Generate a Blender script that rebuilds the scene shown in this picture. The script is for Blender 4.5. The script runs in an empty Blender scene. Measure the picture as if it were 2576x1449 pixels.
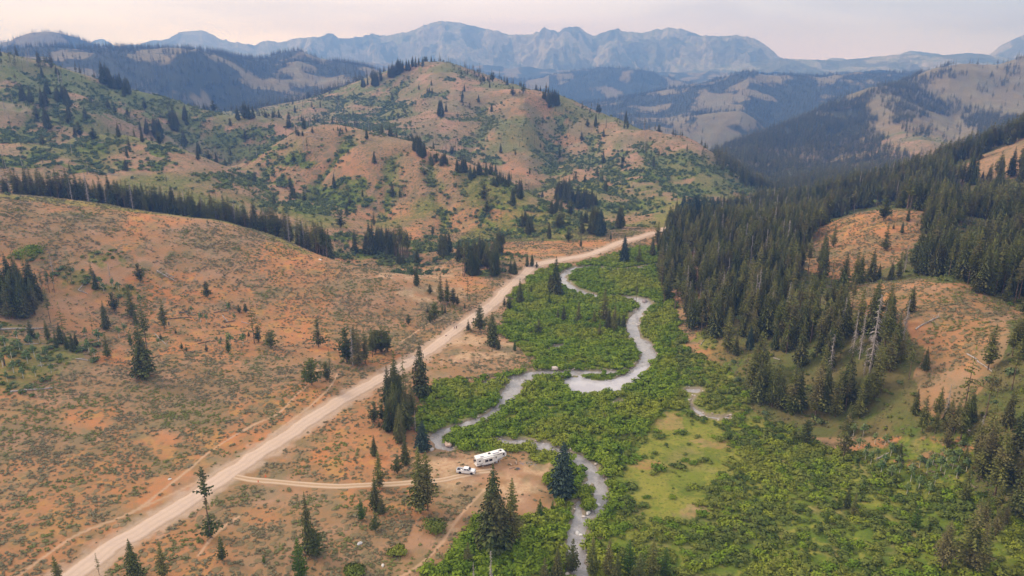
import bpy, math, random
import numpy as np
from mathutils import Vector, Matrix

# ------------------------------------------------------------------ camera model
CAMH = 125.0
FPX = 1839.0                     # focal length for a picture 2576 wide
PITCH = math.radians(17.06)
cp, sp = math.cos(PITCH), math.sin(PITCH)
SC = bpy.context.scene
COL = SC.collection
rng = np.random.default_rng(7)
random.seed(7)

def ray(px, py):
    """direction of the sight line through a point of the photograph (2576 x 1449 units)"""
    px = np.asarray(px, float); py = np.asarray(py, float)
    u = (px - 1288) / FPX; v = (724.5 - py) / FPX
    return u, cp + v * sp, -sp + v * cp

def project(x, y, z):
    dz = z - CAMH
    f = y * cp - dz * sp
    f = np.where(np.abs(f) < 1e-3, 1e-3, f)
    up = y * sp + dz * cp
    return 1288 + FPX * x / f, 724.5 - FPX * up / f

# ------------------------------------------------------------------ noise
def _hash(ix, iy, seed):
    h = (ix.astype(np.int64) * 374761393 + iy.astype(np.int64) * 668265263 + seed * 1442695041) & 0xFFFFFFFF
    h = ((h ^ (h >> 13)) * 1274126177) & 0xFFFFFFFF
    return ((h ^ (h >> 16)) & 0xFFFFFF) / float(0xFFFFFF)

def vnoise(x, y, seed=0):
    x = np.asarray(x, float); y = np.asarray(y, float)
    ix = np.floor(x); iy = np.floor(y)
    fx = x - ix; fy = y - iy
    ix = ix.astype(np.int64); iy = iy.astype(np.int64)
    sx = fx * fx * fx * (fx * (fx * 6 - 15) + 10); sy = fy * fy * fy * (fy * (fy * 6 - 15) + 10)
    a = _hash(ix, iy, seed); b = _hash(ix + 1, iy, seed)
    c = _hash(ix, iy + 1, seed); d = _hash(ix + 1, iy + 1, seed)
    return (a + (b - a) * sx) * (1 - sy) + (c + (d - c) * sx) * sy      # 0..1

def fbm(x, y, octv=4, seed=0, gain=0.5):
    s = 0; a = 1; t = 0
    c, sn = 0.8, 0.6
    for i in range(octv):
        s = s + a * vnoise(x, y, seed + i * 17); t += a
        a *= gain
        x, y = (c * x - sn * y) * 2.03 + 11.7, (sn * x + c * y) * 2.03 - 5.3
    return s / t

def ridged(x, y, octv=4, seed=0, gain=0.5):
    s = 0; a = 1; t = 0
    c, sn = 0.8, 0.6
    for i in range(octv):
        s = s + a * (1 - np.abs(2 * vnoise(x, y, seed + i * 17) - 1)); t += a
        a *= gain
        x, y = (c * x - sn * y) * 2.03 + 11.7, (sn * x + c * y) * 2.03 - 5.3
    return s / t

def smooth(a, b, x):
    t = np.clip((x - a) / (b - a), 0, 1)
    return t * t * (3 - 2 * t)

# ------------------------------------------------------------------ relief: ridges and hollows as lines of known points
# each line: list of (px, py, r) with r = distance along the ground, or (px, py, None, z)
LINES = [
 # valley floor, river flats (height given)
 [(-500,1449,None,6),(0,1449,None,3),(170,1449,None,1),(700,1449,None,0),(1300,1449,None,-1),(1900,1449,None,0),(2200,1449,None,4),(2576,1449,None,12),(3100,1449,None,26)],
 [(-700,1900,None,6),(0,1900,None,2),(1288,1900,None,-1),(2576,1900,None,6),(3300,1900,None,16)],
 [(0,4000,None,0),(1288,4200,None,-1),(2576,4000,None,3)],
 [(-500,1250,None,9),(0,1250,None,5),(400,1250,None,1.5),(750,1250,None,0),(1100,1210,None,0),(1400,1230,None,-0.5),(1750,1200,None,0),(2100,1200,None,4),(2350,1200,None,11),(2576,1200,None,20),(3100,1200,None,38)],
 [(-500,1050,None,16),(0,1050,None,10),(400,1050,None,4),(800,1050,None,1),(1150,1040,None,0),(1500,1020,None,0),(1750,1030,None,0.5),(1950,1030,None,3),(2150,1030,None,10),(2350,1030,None,20),(2576,1030,None,31),(3000,1020,None,48)],
 [(0,900,None,17),(300,900,None,10),(600,900,None,6),(900,910,None,2),(1200,880,None,1),(1500,880,None,0.5),(1700,900,None,2),(1850,900,None,8),(2050,900,None,18),(2200,900,None,26),(2400,880,None,33),(2576,880,None,40)],
 [(0,790,None,23),(300,790,None,15),(600,790,None,10),(850,790,None,6),(1100,790,None,2.5),(1350,790,None,1),(1600,770,None,1),(1700,780,None,4),(1850,780,None,12),(2000,780,None,21)],
 [(1250,720,None,3),(1400,710,None,2),(1600,690,None,2),(1680,690,None,5),(1850,680,None,15),(2000,670,None,24)],
 [(1400,655,None,4),(1550,640,None,3),(1650,620,None,4),(1750,610,None,10),(1900,590,None,20)],
 [(1560,608,None,5),(1680,573,None,6)],
 # near left hill: body, crest, hollow behind
 [(-500,640,None,52),(0,650,None,38),(250,665,None,31),(500,690,None,22),(750,720,None,15),(950,760,None,8)],
 [(-600,470,520),(-200,478,505),(0,487,500),(150,500,495),(300,522,495),(400,540,492),(560,562,485),(700,597,462),(800,640,430),(900,680,400),(1000,708,385)],
 [(-600,500,580),(-200,515,570),(0,528,560),(150,535,552),(300,552,548),(400,566,545),(560,588,535),(700,622,515),(800,655,488),(900,688,460),(1050,690,445),(1200,690,430)],
 # slope of the left hills beyond the hollow
 [(-600,420,650),(0,440,640),(200,440,640),(400,450,640),(560,480,620),(700,520,600),(820,560,570),(950,610,540),(1080,640,500),(1230,650,470),(1330,650,455)],
 [(0,350,760),(150,345,760),(300,335,760),(400,362,740),(480,392,720),(540,420,700)],
 [(300,360,840),(400,385,820),(500,405,800),(560,420,790)],
 [(0,250,880),(150,258,870),(230,290,850)],
 [(-600,100,1150),(-200,112,1080),(0,125,1030),(100,145,1020),(200,172,1010),(280,202,1000),(330,220,1000),(400,243,990),(500,280,980),(570,302,950),(640,312,930)],
 [(-600,140,1500),(0,170,1400),(200,215,1350),(400,275,1300),(520,300,1250),(640,318,1150)],
 # hill in the middle (nearer dome): body, crest, hollow behind
 [(650,450,720),(800,470,690),(950,500,650),(1100,540,600),(1250,580,550),(1400,610,515),(1500,605,520)],
 [(600,430,790),(627,408,800),(700,369,790),(753,342,785),(800,328,780),(859,331,765),(902,338,750),(959,351,730),(1009,368,705),(1092,394,680),(1142,408,665),(1182,428,650),(1235,451,635),(1292,478,620),(1350,510,600),(1420,550,570)],
 [(600,425,850),(700,382,860),(800,345,880),(900,348,870),(1000,372,840),(1100,400,800),(1200,440,760),(1300,475,730),(1400,520,690),(1500,560,640),(1600,570,600)],
 # farther hill with the rounded top
 [(560,310,1080),(700,318,1020),(850,315,1000),(1000,330,960),(1150,380,900),(1300,440,820),(1450,470,760),(1600,500,700),(1750,520,660)],
 [(700,285,1250),(850,262,1250),(1000,235,1200),(1120,240,1130),(1200,262,1080)],
 [(560,290,1600),(650,278,1500),(750,257,1480),(850,228,1450),(930,200,1400),(1000,175,1360),(1040,165,1330),(1072,162,1310),(1109,165,1290),(1135,175,1270),(1192,199,1240),(1225,210,1215)],
 [(1225,232,1120),(1272,238,1100),(1305,240,1090),(1342,247,1080),(1405,262,1070),(1475,285,1050),(1535,309,1020),(1625,329,980),(1675,339,960),(1717,345,940),(1750,362,920),(1817,392,890),(1867,412,870),(1950,452,840)],
 [(1305,300,1000),(1330,380,900)],
 [(1390,330,1020),(1395,400,930)],
 [(1500,330,960),(1520,400,860)],
 [(560,285,2000),(750,270,1850),(930,225,1800),(1072,200,1750),(1200,240,1700),(1342,290,1600),(1475,330,1550),(1625,380,1400),(1750,410,1250),(1867,440,1120),(1960,465,980)],
 # right near slope: knolls and crest
 [(2140,722,338),(2300,706,330),(2420,716,325),(2500,755,318),(2576,790,310)],
 [(2140,728,375),(2300,716,370),(2450,700,372),(2600,690,372)],
 [(2050,600,455),(2100,560,465),(2200,530,470),(2340,533,470),(2450,560,460)],
 [(2050,590,505),(2200,545,520),(2340,545,520),(2576,560,480),(3000,560,460)],
 [(1780,580,600),(1900,545,650),(2050,512,670),(2250,466,690),(2350,435,700),(2450,395,705),(2576,345,710),(2800,270,730),(3200,150,760)],
 [(2400,470,600),(2576,430,610),(3000,380,620)],
 [(1900,520,760),(2050,500,820),(2250,475,900),(2400,440,950),(2576,390,1000),(3000,300,1050)],
 # blue forested ridge on the right
 [(1960,470,900),(2100,452,1050),(2250,430,1200),(2400,400,1300),(2576,370,1350),(3000,320,1400)],
 [(1850,400,1330),(2000,380,1480),(2200,340,1650),(2400,310,1800),(2576,295,1900),(3000,250,2000)],
 [(1690,425,1300),(1800,382,1550),(1900,342,1750),(2000,308,1900),(2100,262,2050),(2200,226,2150),(2300,200,2250),(2380,172,2300),(2480,164,2500),(2576,148,2700),(2800,120,2800),(3200,80,3000)],
 [(2230,300,1850),(2260,360,1600)],
 [(2400,270,2050),(2500,250,2150),(2576,230,2250)],
 [(1700,445,1700),(1850,400,2100),(2000,350,2500),(2200,280,2800),(2380,240,3000),(2576,200,3300),(3200,160,3600)],
 # next hills to the back
 [(1640,320,2300),(1760,300,2350),(1900,310,2400),(2000,320,2450)],
 [(1560,250,3300),(1650,232,3300),(1750,214,3300),(1830,200,3300),(1890,186,3300),(1950,198,3300),(2050,202,3300),(2150,195,3400),(2250,195,3500),(2400,190,3600)],
 [(1560,275,3900),(1750,245,3900),(1900,225,3900),(2100,220,4000),(2400,210,4200),(3000,200,4200)],
 # left: burnt ridges
 [(300,235,1900),(450,225,2000),(600,230,2050),(750,235,2100),(900,215,2200)],
 [(250,165,2700),(330,160,2700),(380,152,2700),(450,143,2700),(550,147,2700),(650,146,2700),(700,139,2700),(760,127,2700),(800,138,2700),(850,152,2700),(900,164,2750),(960,185,2800),(1050,215,2900)],
 [(250,190,3200),(500,185,3200),(760,175,3200),(950,205,3300)],
 [(-700,110,3500),(-300,120,3500),(0,128,3500),(30,108,3500),(60,95,3500),(100,85,3500),(140,90,3500),(180,100,3500),(220,113,3500),(260,132,3500),(300,146,3500),(340,160,3500),(400,176,3500),(500,185,3550)],
 [(-700,160,4200),(0,165,4200),(200,160,4200),(400,190,4200),(700,185,4300)],
 # foothills below the great range
 [(1050,200,3400),(1200,250,3000),(1350,290,2700),(1500,320,2500)],
 [(1150,175,4300),(1300,240,4000),(1420,202,4200),(1500,178,4300),(1600,178,4300),(1700,206,4300),(1780,220,4300)],
 [(1150,190,4700),(1350,215,4700),(1500,195,4700),(1700,215,4700),(1850,210,4700)],
 [(-700,175,5600),(0,165,5600),(400,165,5600),(700,165,5600),(1000,160,5600),(1300,175,5600),(1600,180,5600),(1900,185,5600),(2200,185,5600),(2600,180,5600),(3200,180,5600)],
]
def _controls():
    A = []
    for L in LINES:
        pts = []
        for p in L:
            dx, dy, dz = ray(p[0], p[1]); hz = math.hypot(dx, dy)
            if len(p) == 4:
                r = (p[3] - CAMH) / dz * hz; z = p[3]
            else:
                r = p[2]; z = CAMH + dz / hz * r
            pts.append((math.atan2(dx, dy), math.log(r), z / r))
        for a, b in zip(pts[:-1], pts[1:]):
            n = max(1, int(math.hypot(b[0] - a[0], b[1] - a[1]) / 0.035))
            for k in range(n):
                t = k / n
                A.append(tuple(a[i] + (b[i] - a[i]) * t for i in range(3)))
        A.append(pts[-1])
    return np.array(A)

AZ0, AZ1, NA = math.radians(-46), math.radians(46), 1100
R0, R1, NR = 25.0, 5600.0, 1000
azs = np.linspace(AZ0, AZ1, NA)
lrs = np.concatenate([np.linspace(math.log(R0), math.log(140), 60)[:-1], np.linspace(math.log(140), math.log(R1), NR - 59)])

def _rbf_grid(ca, cl):
    C = _controls()
    n = len(C)
    def phi(d2):
        return 0.5 * d2 * np.log(d2 + 1e-12)
    D2 = (C[:, None, 0] - C[None, :, 0]) ** 2 + (C[:, None, 1] - C[None, :, 1]) ** 2
    M = np.zeros((n + 3, n + 3))
    M[:n, :n] = phi(D2) + np.eye(n) * 2e-5
    M[:n, n] = 1; M[:n, n + 1] = C[:, 0]; M[:n, n + 2] = C[:, 1]
    M[n:, :n] = M[:n, n:].T
    w = np.linalg.solve(M, np.concatenate([C[:, 2], [0, 0, 0]]))
    G = np.zeros((len(cl), len(ca)))
    for i, l in enumerate(cl):
        d2 = (ca[:, None] - C[None, :, 0]) ** 2 + (l - C[None, :, 1]) ** 2
        G[i] = phi(d2) @ w[:n] + w[n] + w[n + 1] * ca + w[n + 2] * l
    return G

def _cr(fine, coarse):
    """Catmull-Rom interpolation matrix"""
    h = coarse[1] - coarse[0]
    t = (fine - coarse[0]) / h
    i = np.clip(np.floor(t).astype(int), 0, len(coarse) - 2); f = t - i
    W = np.zeros((len(fine), len(coarse)))
    ws = [-.5 * f + f * f - .5 * f ** 3, 1 - 2.5 * f * f + 1.5 * f ** 3, .5 * f + 2 * f * f - 1.5 * f ** 3, -.5 * f * f + .5 * f ** 3]
    for k, wk in enumerate(ws):
        j = np.clip(i + k - 1, 0, len(coarse) - 1)
        np.add.at(W, (np.arange(len(fine)), j), wk)
    return W

_ca = np.linspace(AZ0, AZ1, 230); _cl = np.linspace(math.log(R0), math.log(R1), 420)
_G = _rbf_grid(_ca, _cl)
GZ = _cr(lrs, _cl) @ _G @ _cr(azs, _ca).T            # z / r
RR = np.exp(lrs)[:, None]
GX = RR * np.sin(azs)[None, :]; GY = RR * np.cos(azs)[None, :]
Z = GZ * RR
# erosion-like roughness, growing with distance and with the height over the river flats
_am = smooth(430, 900, RR) * (0.25 + 0.75 * smooth(8, 40, Z))
_n1 = fbm(GX / 130, GY / 130, 5, 3) - 0.5
_n2 = ridged(GX / 260 + _n1 * 0.5, GY / 260, 4, 9) - 0.6
Z = Z + _am * (_n1 * 22 + _n2 * 26 * smooth(560, 800, RR)) * (0.6 + 0.6 * smooth(1200, 3000, RR) + 0.5 * smooth(2500, 4500, RR))
Z = Z + (fbm(GX / 22, GY / 22, 4, 31) - 0.5) * (0.9 + 1.3 * smooth(5, 30, Z))

def to_grid(x, y):
    r = np.hypot(x, y); a = np.arctan2(x, y)
    fa = np.clip((a - AZ0) / (AZ1 - AZ0) * (NA - 1), 0, NA - 1.001)
    fr = np.clip(np.interp(np.log(np.maximum(r, 1)), lrs, np.arange(len(lrs))), 0, len(lrs) - 1.001)
    return fr, fa

def sample(G, x, y):
    fr, fa = to_grid(np.asarray(x, float), np.asarray(y, float))
    i = fr.astype(int); j = fa.astype(int); u = fr - i; v = fa - j
    return (G[i, j] * (1 - v) + G[i, j + 1] * v) * (1 - u) + (G[i + 1, j] * (1 - v) + G[i + 1, j + 1] * v) * u

def hit(px, py, rmin=30.0, rmax=5500.0, G=None):
    """where the sight lines meet the ground: x, y, z (nan when they miss)"""
    G = Z if G is None else G
    px = np.atleast_1d(np.asarray(px, float)); py = np.atleast_1d(np.asarray(py, float))
    dx, dy, dz = ray(px, py); hz = np.hypot(dx, dy)
    out = np.full((3, len(px)), np.nan)
    done = np.zeros(len(px), bool)
    rs = np.exp(np.arange(math.log(rmin), math.log(rmax), 0.004))
    prev = None
    for r in rs:
        t = r / hz
        x = dx * t; y = dy * t; z = CAMH + dz * t
        below = z <= sample(G, x, y)
        new = below & ~done
        if prev is not None and new.any():
            out[0, new] = x[new]; out[1, new] = y[new]; out[2, new] = sample(G, x[new], y[new])
        done |= below
        prev = r
        if done.all(): break
    return out

def visible(x, y, z):
    """True where nothing of the relief hides the point from the camera"""
    x = np.asarray(x, float); y = np.asarray(y, float); z = np.asarray(z, float)
    ok = np.ones(len(x), bool)
    for t in np.concatenate([np.linspace(0.3, 0.9, 25), np.linspace(0.905, 0.995, 15)]):
        zz = CAMH + (z - CAMH) * t
        ok &= zz > sample(Z, x * t, y * t) - 0.4
    return ok

def inpoly(px, py, poly):
    c = np.zeros(np.shape(px), bool)
    n = len(poly)
    for i in range(n):
        x1, y1 = poly[i]; x2, y2 = poly[(i + 1) % n]
        if y1 == y2: continue
        m = ((y1 > py) != (y2 > py)) & (px < (x2 - x1) * (py - y1) / (y2 - y1) + x1)
        c ^= m
    return c
# ------------------------------------------------------------------ smooth relief kept for water and road levels
ZS = GZ * RR
NEAR = int(np.searchsorted(lrs, math.log(760)))
NX, NY, NZS = GX[:NEAR], GY[:NEAR], ZS[:NEAR]
PXN, PYN = project(NX, NY, NZS)

def ground_line(pts, n=6):
    """photo points -> smooth line on the ground (x, y[, width])"""
    P = np.array([p[:2] for p in pts], float)
    h = hit(P[:, 0], P[:, 1], G=ZS)
    W = np.array([[p[2] if len(p) > 2 else 0] for p in pts], float)
    Q = np.concatenate([h[:2].T, W], 1)
    Q = Q[~np.isnan(Q[:, 0])]
    out = []
    for i in range(len(Q) - 1):
        p0 = Q[max(i - 1, 0)]; p1 = Q[i]; p2 = Q[i + 1]; p3 = Q[min(i + 2, len(Q) - 1)]
        for k in range(n):
            t = k / n
            out.append(0.5 * (2 * p1 + (p2 - p0) * t + (2 * p0 - 5 * p1 + 4 * p2 - p3) * t * t + (3 * p1 - p0 - 3 * p2 + p3) * t ** 3))
    out.append(Q[-1])
    return np.array(out)

def line_dist(X, Y, L):
    """distance to a line and its width there"""
    best = np.full(X.shape, 1e9); wid = np.zeros(X.shape)
    for a, b in zip(L[:-1], L[1:]):
        m = 40.0
        sel = (X > min(a[0], b[0]) - m) & (X < max(a[0], b[0]) + m) & (Y > min(a[1], b[1]) - m) & (Y < max(a[1], b[1]) + m)
        if not sel.any(): continue
        x = X[sel]; y = Y[sel]
        d = b[:2] - a[:2]; l2 = max(d @ d, 1e-9)
        t = np.clip(((x - a[0]) * d[0] + (y - a[1]) * d[1]) / l2, 0, 1)
        q = np.hypot(x - a[0] - t * d[0], y - a[1] - t * d[1])
        bb = best[sel]; ww = wid[sel]
        c = q < bb
        bb[c] = q[c]; ww[c] = (a[2] + (b[2] - a[2]) * t)[c]
        best[sel] = bb; wid[sel] = ww
    return best, wid

# folds of the middle hills: gullies (negative) and spurs (positive)
FOLDS = [([(1228,262),(1215,330),(1178,400)],-9,24),([(1402,285),(1392,370),(1385,440),(1350,480)],-10,24),([(1480,325),(1530,400),(1560,470),(1620,520)],-9,22),([(1600,350),(1680,420),(1760,480)],-9,26),
 ([(1000,205),(960,270),(900,312)],-9,28),([(860,240),(800,296)],-8,26),([(230,205),(300,262),(400,302),(520,395)],-10,26),([(100,180),(130,255),(190,300)],-10,26),([(330,250),(430,300),(520,340),(560,385)],-9,22),([(60,300),(120,345),(230,400)],-8,22),
 ([(872,348),(838,430),(790,490)],-7,16),([(1000,378),(965,470),(935,540)],-7,16),([(1080,408),(1100,500),(1140,565)],-7,16),([(700,385),(660,450),(640,500)],-6,16),([(1180,440),(1220,520),(1290,575)],-6,14),([(1310,250),(1325,330),(1335,420)],8,30),([(1110,172),(1130,250),(1110,320)],7,30),([(820,338),(900,430),(960,500)],4,14),
 ([(2225,245),(2270,320),(2310,395)],24,55),([(2120,275),(2100,340),(2080,420)],-22,50),([(2350,200),(2400,270),(2430,340)],-20,50),([(1990,325),(1960,400),(1900,470)],-16,45),([(1640,250),(1700,300),(1740,330)],-20,70),([(1890,195),(1880,250),(1860,300)],18,70),
 ([(700,145),(640,190),(560,225)],-22,70),([(500,150),(480,190),(470,225)],22,60),([(820,145),(800,190),(760,225)],-18,60)]
I0 = int(np.searchsorted(lrs, math.log(450))); I1 = int(np.searchsorted(lrs, math.log(4200)))
gully = np.zeros_like(GX)
_fx, _fy = GX[I0:I1] + (fbm(GX[I0:I1] / 40, GY[I0:I1] / 40, 3, 501) - .5) * 40, GY[I0:I1] + (fbm(GX[I0:I1] / 40, GY[I0:I1] / 40, 3, 502) - .5) * 40
for pts, dep, wd in FOLDS:
    P = np.array(pts, float); h = hit(P[:, 0], P[:, 1], rmin=450)
    Q = np.concatenate([h[:2].T, np.zeros((len(P), 1))], 1); Q = Q[~np.isnan(Q[:, 0])]
    if len(Q) < 2: continue
    m_ = wd * 2.5
    sel = (_fx > Q[:, 0].min() - m_) & (_fx < Q[:, 0].max() + m_) & (_fy > Q[:, 1].min() - m_) & (_fy < Q[:, 1].max() + m_)
    b_ = np.full(sel.sum(), 1e9); x_ = _fx[sel]; y_ = _fy[sel]
    for a, b in zip(Q[:-1], Q[1:]):
        d = b[:2] - a[:2]; l2 = d @ d + 1e-9; t_ = np.clip(((x_ - a[0]) * d[0] + (y_ - a[1]) * d[1]) / l2, 0, 1)
        b_ = np.minimum(b_, np.hypot(x_ - a[0] - t_ * d[0], y_ - a[1] - t_ * d[1]))
    w_ = np.exp(-(b_ / wd) ** 1.4)
    Z[I0:I1][sel] += dep * w_
    if dep < 0 and wd < 40: gully[I0:I1][sel] = np.maximum(gully[I0:I1][sel], np.exp(-(b_ / (wd * .55)) ** 2))
ROAD = ground_line([(-60,1625),(60,1530),(208,1433),(287,1376),(377,1323),(467,1266),(560,1203),(633,1156),(717,1099),(783,1056),(859,1009),(900,985),(960,953),(1015,920),(1080,880),(1149,830),(1185,805),(1222,780),(1252,755),(1275,730),(1294,713),(1315,696),(1330,680),(1345,669),(1379,660),(1430,651),(1472,643),(1520,628),(1555,613),(1605,598),(1640,587),(1669,578),(1700,566)])
TRACK = ground_line([(585,1200),(640,1208),(700,1213),(760,1220),(850,1224),(940,1222),(1000,1217),(1060,1212),(1110,1208),(1150,1199),(1200,1190),(1240,1186)])
CREEK = [ground_line(c) for c in (
 [(1690,665,3),(1640,667,4),(1620,671,5),(1590,677,5),(1560,679,5),(1520,674,4),(1480,671,5),(1440,677,7),(1420,688,8),(1414,700,8),(1428,716,8),(1452,731,7),(1490,741,6),(1530,746,4),(1570,746,4),(1605,752,6),(1622,760,9),(1622,773,10),(1605,787,9),(1594,806,9),(1591,830,9),(1600,850,9),(1619,866,10),(1630,890,11),(1624,912,11),(1600,934,10),(1570,953,8)],
 [(1610,925,5),(1560,934,5),(1500,936,6),(1450,937,7),(1420,939,8),(1370,941,9),(1330,944,9),(1305,962,7),(1283,985,7),(1274,1006,8),(1262,1022,7),(1235,1040,6),(1192,1059,5),(1150,1073,5),(1115,1085,6),(1098,1095,7),(1102,1112,5),(1122,1126,4),(1150,1118,3),(1172,1109,4),(1225,1110,6),(1292,1110,6),(1359,1119,6),(1392,1130,6),(1430,1143,7),(1460,1158,9),(1487,1183,9),(1510,1222,8),(1512,1254,7),(1502,1283,5),(1478,1303,5),(1455,1326,7),(1452,1366,7.5),(1453,1396,6),(1456,1449,6),(1462,1560,6),(1440,1700,6)],
 [(1330,944,5),(1290,950,5),(1250,957,4),(1222,964,4)],
 [(1480,1215,6),(1466,1240,4),(1455,1262,5),(1454,1290,6),(1455,1320,6)],
 [(1745,998,2.2),(1738,1013,2.4),(1748,1030,3.6),(1770,1043,3.6),(1800,1052,3.6),(1832,1051,2.2)],
 [(1733,982,5),(1754,983,5)],
 [(1394,876,4),(1405,872,6),(1416,869,4)],
 [(1548,1014,2),(1560,1008,3)],
)]
POND = [(1417,950),(1460,944),(1490,952),(1530,956),(1565,946),(1600,930),(1635,918),(1604,955),(1575,966),(1574,980),(1567,990),(1509,993),(1459,990),(1427,984),(1419,966)]

dC = np.full(NX.shape, 1e9)
for L in CREEK:
    d, w = line_dist(NX, NY, L)
    w = np.where(w > 7, 7 + (w - 7) * .35, np.maximum(w, 2.4)) * .95
    dC = np.minimum(dC, d - w / 2)
_wx = PXN + (fbm(NX / 3, NY / 3, 2, 5) - .5) * 14; _wy = PYN + (fbm(NX / 3, NY / 3, 2, 6) - .5) * 6
pond_in = inpoly(_wx, _wy, POND)
dC = dC + (fbm(NX / 4, NY / 4, 3, 8) - 0.5) * 2.6 + 0.45 + (fbm(NX / 14, NY / 14, 2, 9) - 0.5) * 2.4
dC = np.where(pond_in, -3.0, dC)
dR, _ = line_dist(NX, NY, ROAD)
dT, _ = line_dist(NX, NY, TRACK)
Zn = Z[:NEAR].copy()
flat = smooth(9, 3.6, dR); Zn = Zn * (1 - flat) + (NZS - 0.13) * flat
flat = smooth(5, 1.6, dT); Zn = Zn * (1 - flat) + (NZS - 0.10) * flat
bank = smooth(4.5, 0.5, dC)
Zn = Zn * (1 - bank) + (NZS + 0.05) * bank
Zn = np.where(dC < 0.6, NZS + 0.05 - 1.15 * smooth(0.6, -1.4, dC), Zn)
# camp: levelled ground
_cx, _cy, _cz = [v[0] for v in hit(1240, 1200, G=ZS)]
_cf = smooth(26, 14, np.hypot(NX - _cx, (NY - _cy)))
Z[:NEAR] = Zn

def quads_mesh(name, idxmask, X, Y, Zv):
    nr, na = X.shape
    vid = np.arange(nr * na).reshape(nr, na)
    q = np.stack([vid[:-1, :-1], vid[:-1, 1:], vid[1:, 1:], vid[1:, :-1]], -1)
    if idxmask is not None:
        k = idxmask[:-1, :-1] | idxmask[:-1, 1:] | idxmask[1:, 1:] | idxmask[1:, :-1]
        q = q[k]
    q = q.reshape(-1, 4)
    used = np.zeros(nr * na, bool); used[q.ravel()] = True
    remap = np.cumsum(used) - 1
    co = np.stack([X, Y, Zv], -1).reshape(-1, 3)[used]
    q = remap[q]
    me = bpy.data.meshes.new(name)
    me.vertices.add(len(co)); me.vertices.foreach_set('co', co.astype(np.float32).ravel())
    me.loops.add(len(q) * 4); me.loops.foreach_set('vertex_index', q.astype(np.int32).ravel())
    me.polygons.add(len(q)); me.polygons.foreach_set('loop_start', np.arange(0, len(q) * 4, 4, dtype=np.int32))
    me.update(calc_edges=True)
    me.polygons.foreach_set('use_smooth', np.ones(len(q), bool))
    return me, used

def link(name, me, mat=None, parent=None):
    o = bpy.data.objects.new(name, me); COL.objects.link(o)
    if mat is not None:
        me.materials.clear(); me.materials.append(mat)
    if parent is not None: o.parent = parent
    return o

def tag(o, label=None, cat=None, group=None, kind=None):
    if label: o['label'] = label
    if cat: o['category'] = cat
    if group: o['group'] = group
    if kind: o['kind'] = kind
    return o

# ------------------------------------------------------------------ node helpers
class NT:
    def __init__(s, name):
        s.m = bpy.data.materials.new(name); s.m.use_nodes = True
        s.t = s.m.node_tree; s.t.nodes.clear()
    def n(s, ty, **kw):
        nd = s.t.nodes.new(ty)
        for k, v in kw.items(): setattr(nd, k, v)
        return nd
    def l(s, a, b): s.t.links.new(a, b)
    def val(s, sock, v):
        if isinstance(v, (int, float)): sock.default_value = v
        elif isinstance(v, (tuple, list)):
            sock.default_value = tuple(v) + ((1,) if len(v) == 3 and len(sock.default_value) == 4 else ())
        else: s.l(v, sock)
    def noise(s, scale, detail=4, rough=.55, vec=None, col=False, dist=0):
        nd = s.n('ShaderNodeTexNoise'); nd.inputs['Scale'].default_value = scale
        nd.inputs['Detail'].default_value = detail; nd.inputs['Roughness'].default_value = rough
        nd.inputs['Distortion'].default_value = dist
        s.l(vec if vec is not None else s.pos(), nd.inputs['Vector'])
        return nd.outputs['Color' if col else 'Fac']
    def pos(s):
        if not hasattr(s, '_pos'): s._pos = s.n('ShaderNodeNewGeometry').outputs['Position']
        return s._pos
    def voro(s, scale, feature='F1', vec=None, out='Distance', rnd=1.0):
        nd = s.n('ShaderNodeTexVoronoi', feature=feature); nd.inputs['Scale'].default_value = scale
        nd.inputs['Randomness'].default_value = rnd
        s.l(vec if vec is not None else s.pos(), nd.inputs['Vector'])
        return nd.outputs[out]
    def rng(s, v, a, b, c=0., d=1., smooth_=True):
        nd = s.n('ShaderNodeMapRange'); nd.clamp = True
        if smooth_: nd.interpolation_type = 'SMOOTHSTEP'
        s.val(nd.inputs[0], v)
        for i, k in enumerate((a, b, c, d)): s.val(nd.inputs[i + 1], k)
        return nd.outputs[0]
    def math(s, op, a, b=0.0):
        nd = s.n('ShaderNodeMath', operation=op); s.val(nd.inputs[0], a); s.val(nd.inputs[1], b)
        return nd.outputs[0]
    def mix(s, f, a, b, mode='MIX'):
        nd = s.n('ShaderNodeMix', data_type='RGBA', blend_type=mode)
        s.val(nd.inputs[0], f); s.val(nd.inputs[6], a); s.val(nd.inputs[7], b)
        return nd.outputs[2]
    def attr(s, name):
        nd = s.n('ShaderNodeAttribute'); nd.attribute_name = name
        sep = s.n('ShaderNodeSeparateColor'); s.l(nd.outputs['Color'], sep.inputs[0])
        return sep.outputs
    def out(s, base, rough=.9, bump=None, bstr=.3, bdist=.3, spec=.2, **kw):
        p = s.n('ShaderNodeBsdfPrincipled'); s.val(p.inputs['Base Color'], base); s.val(p.inputs['Roughness'], rough)
        p.inputs['Specular IOR Level'].default_value = spec
        for k, v in kw.items(): s.val(p.inputs[k.replace('_', ' ')], v)
        if bump is not None:
            b = s.n('ShaderNodeBump'); b.inputs['Strength'].default_value = bstr; b.inputs['Distance'].default_value = bdist
            s.l(bump, b.inputs['Height']); s.l(b.outputs[0], p.inputs['Normal'])
        o = s.n('ShaderNodeOutputMaterial'); s.l(p.outputs[0], o.inputs[0])
        return s.m

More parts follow.
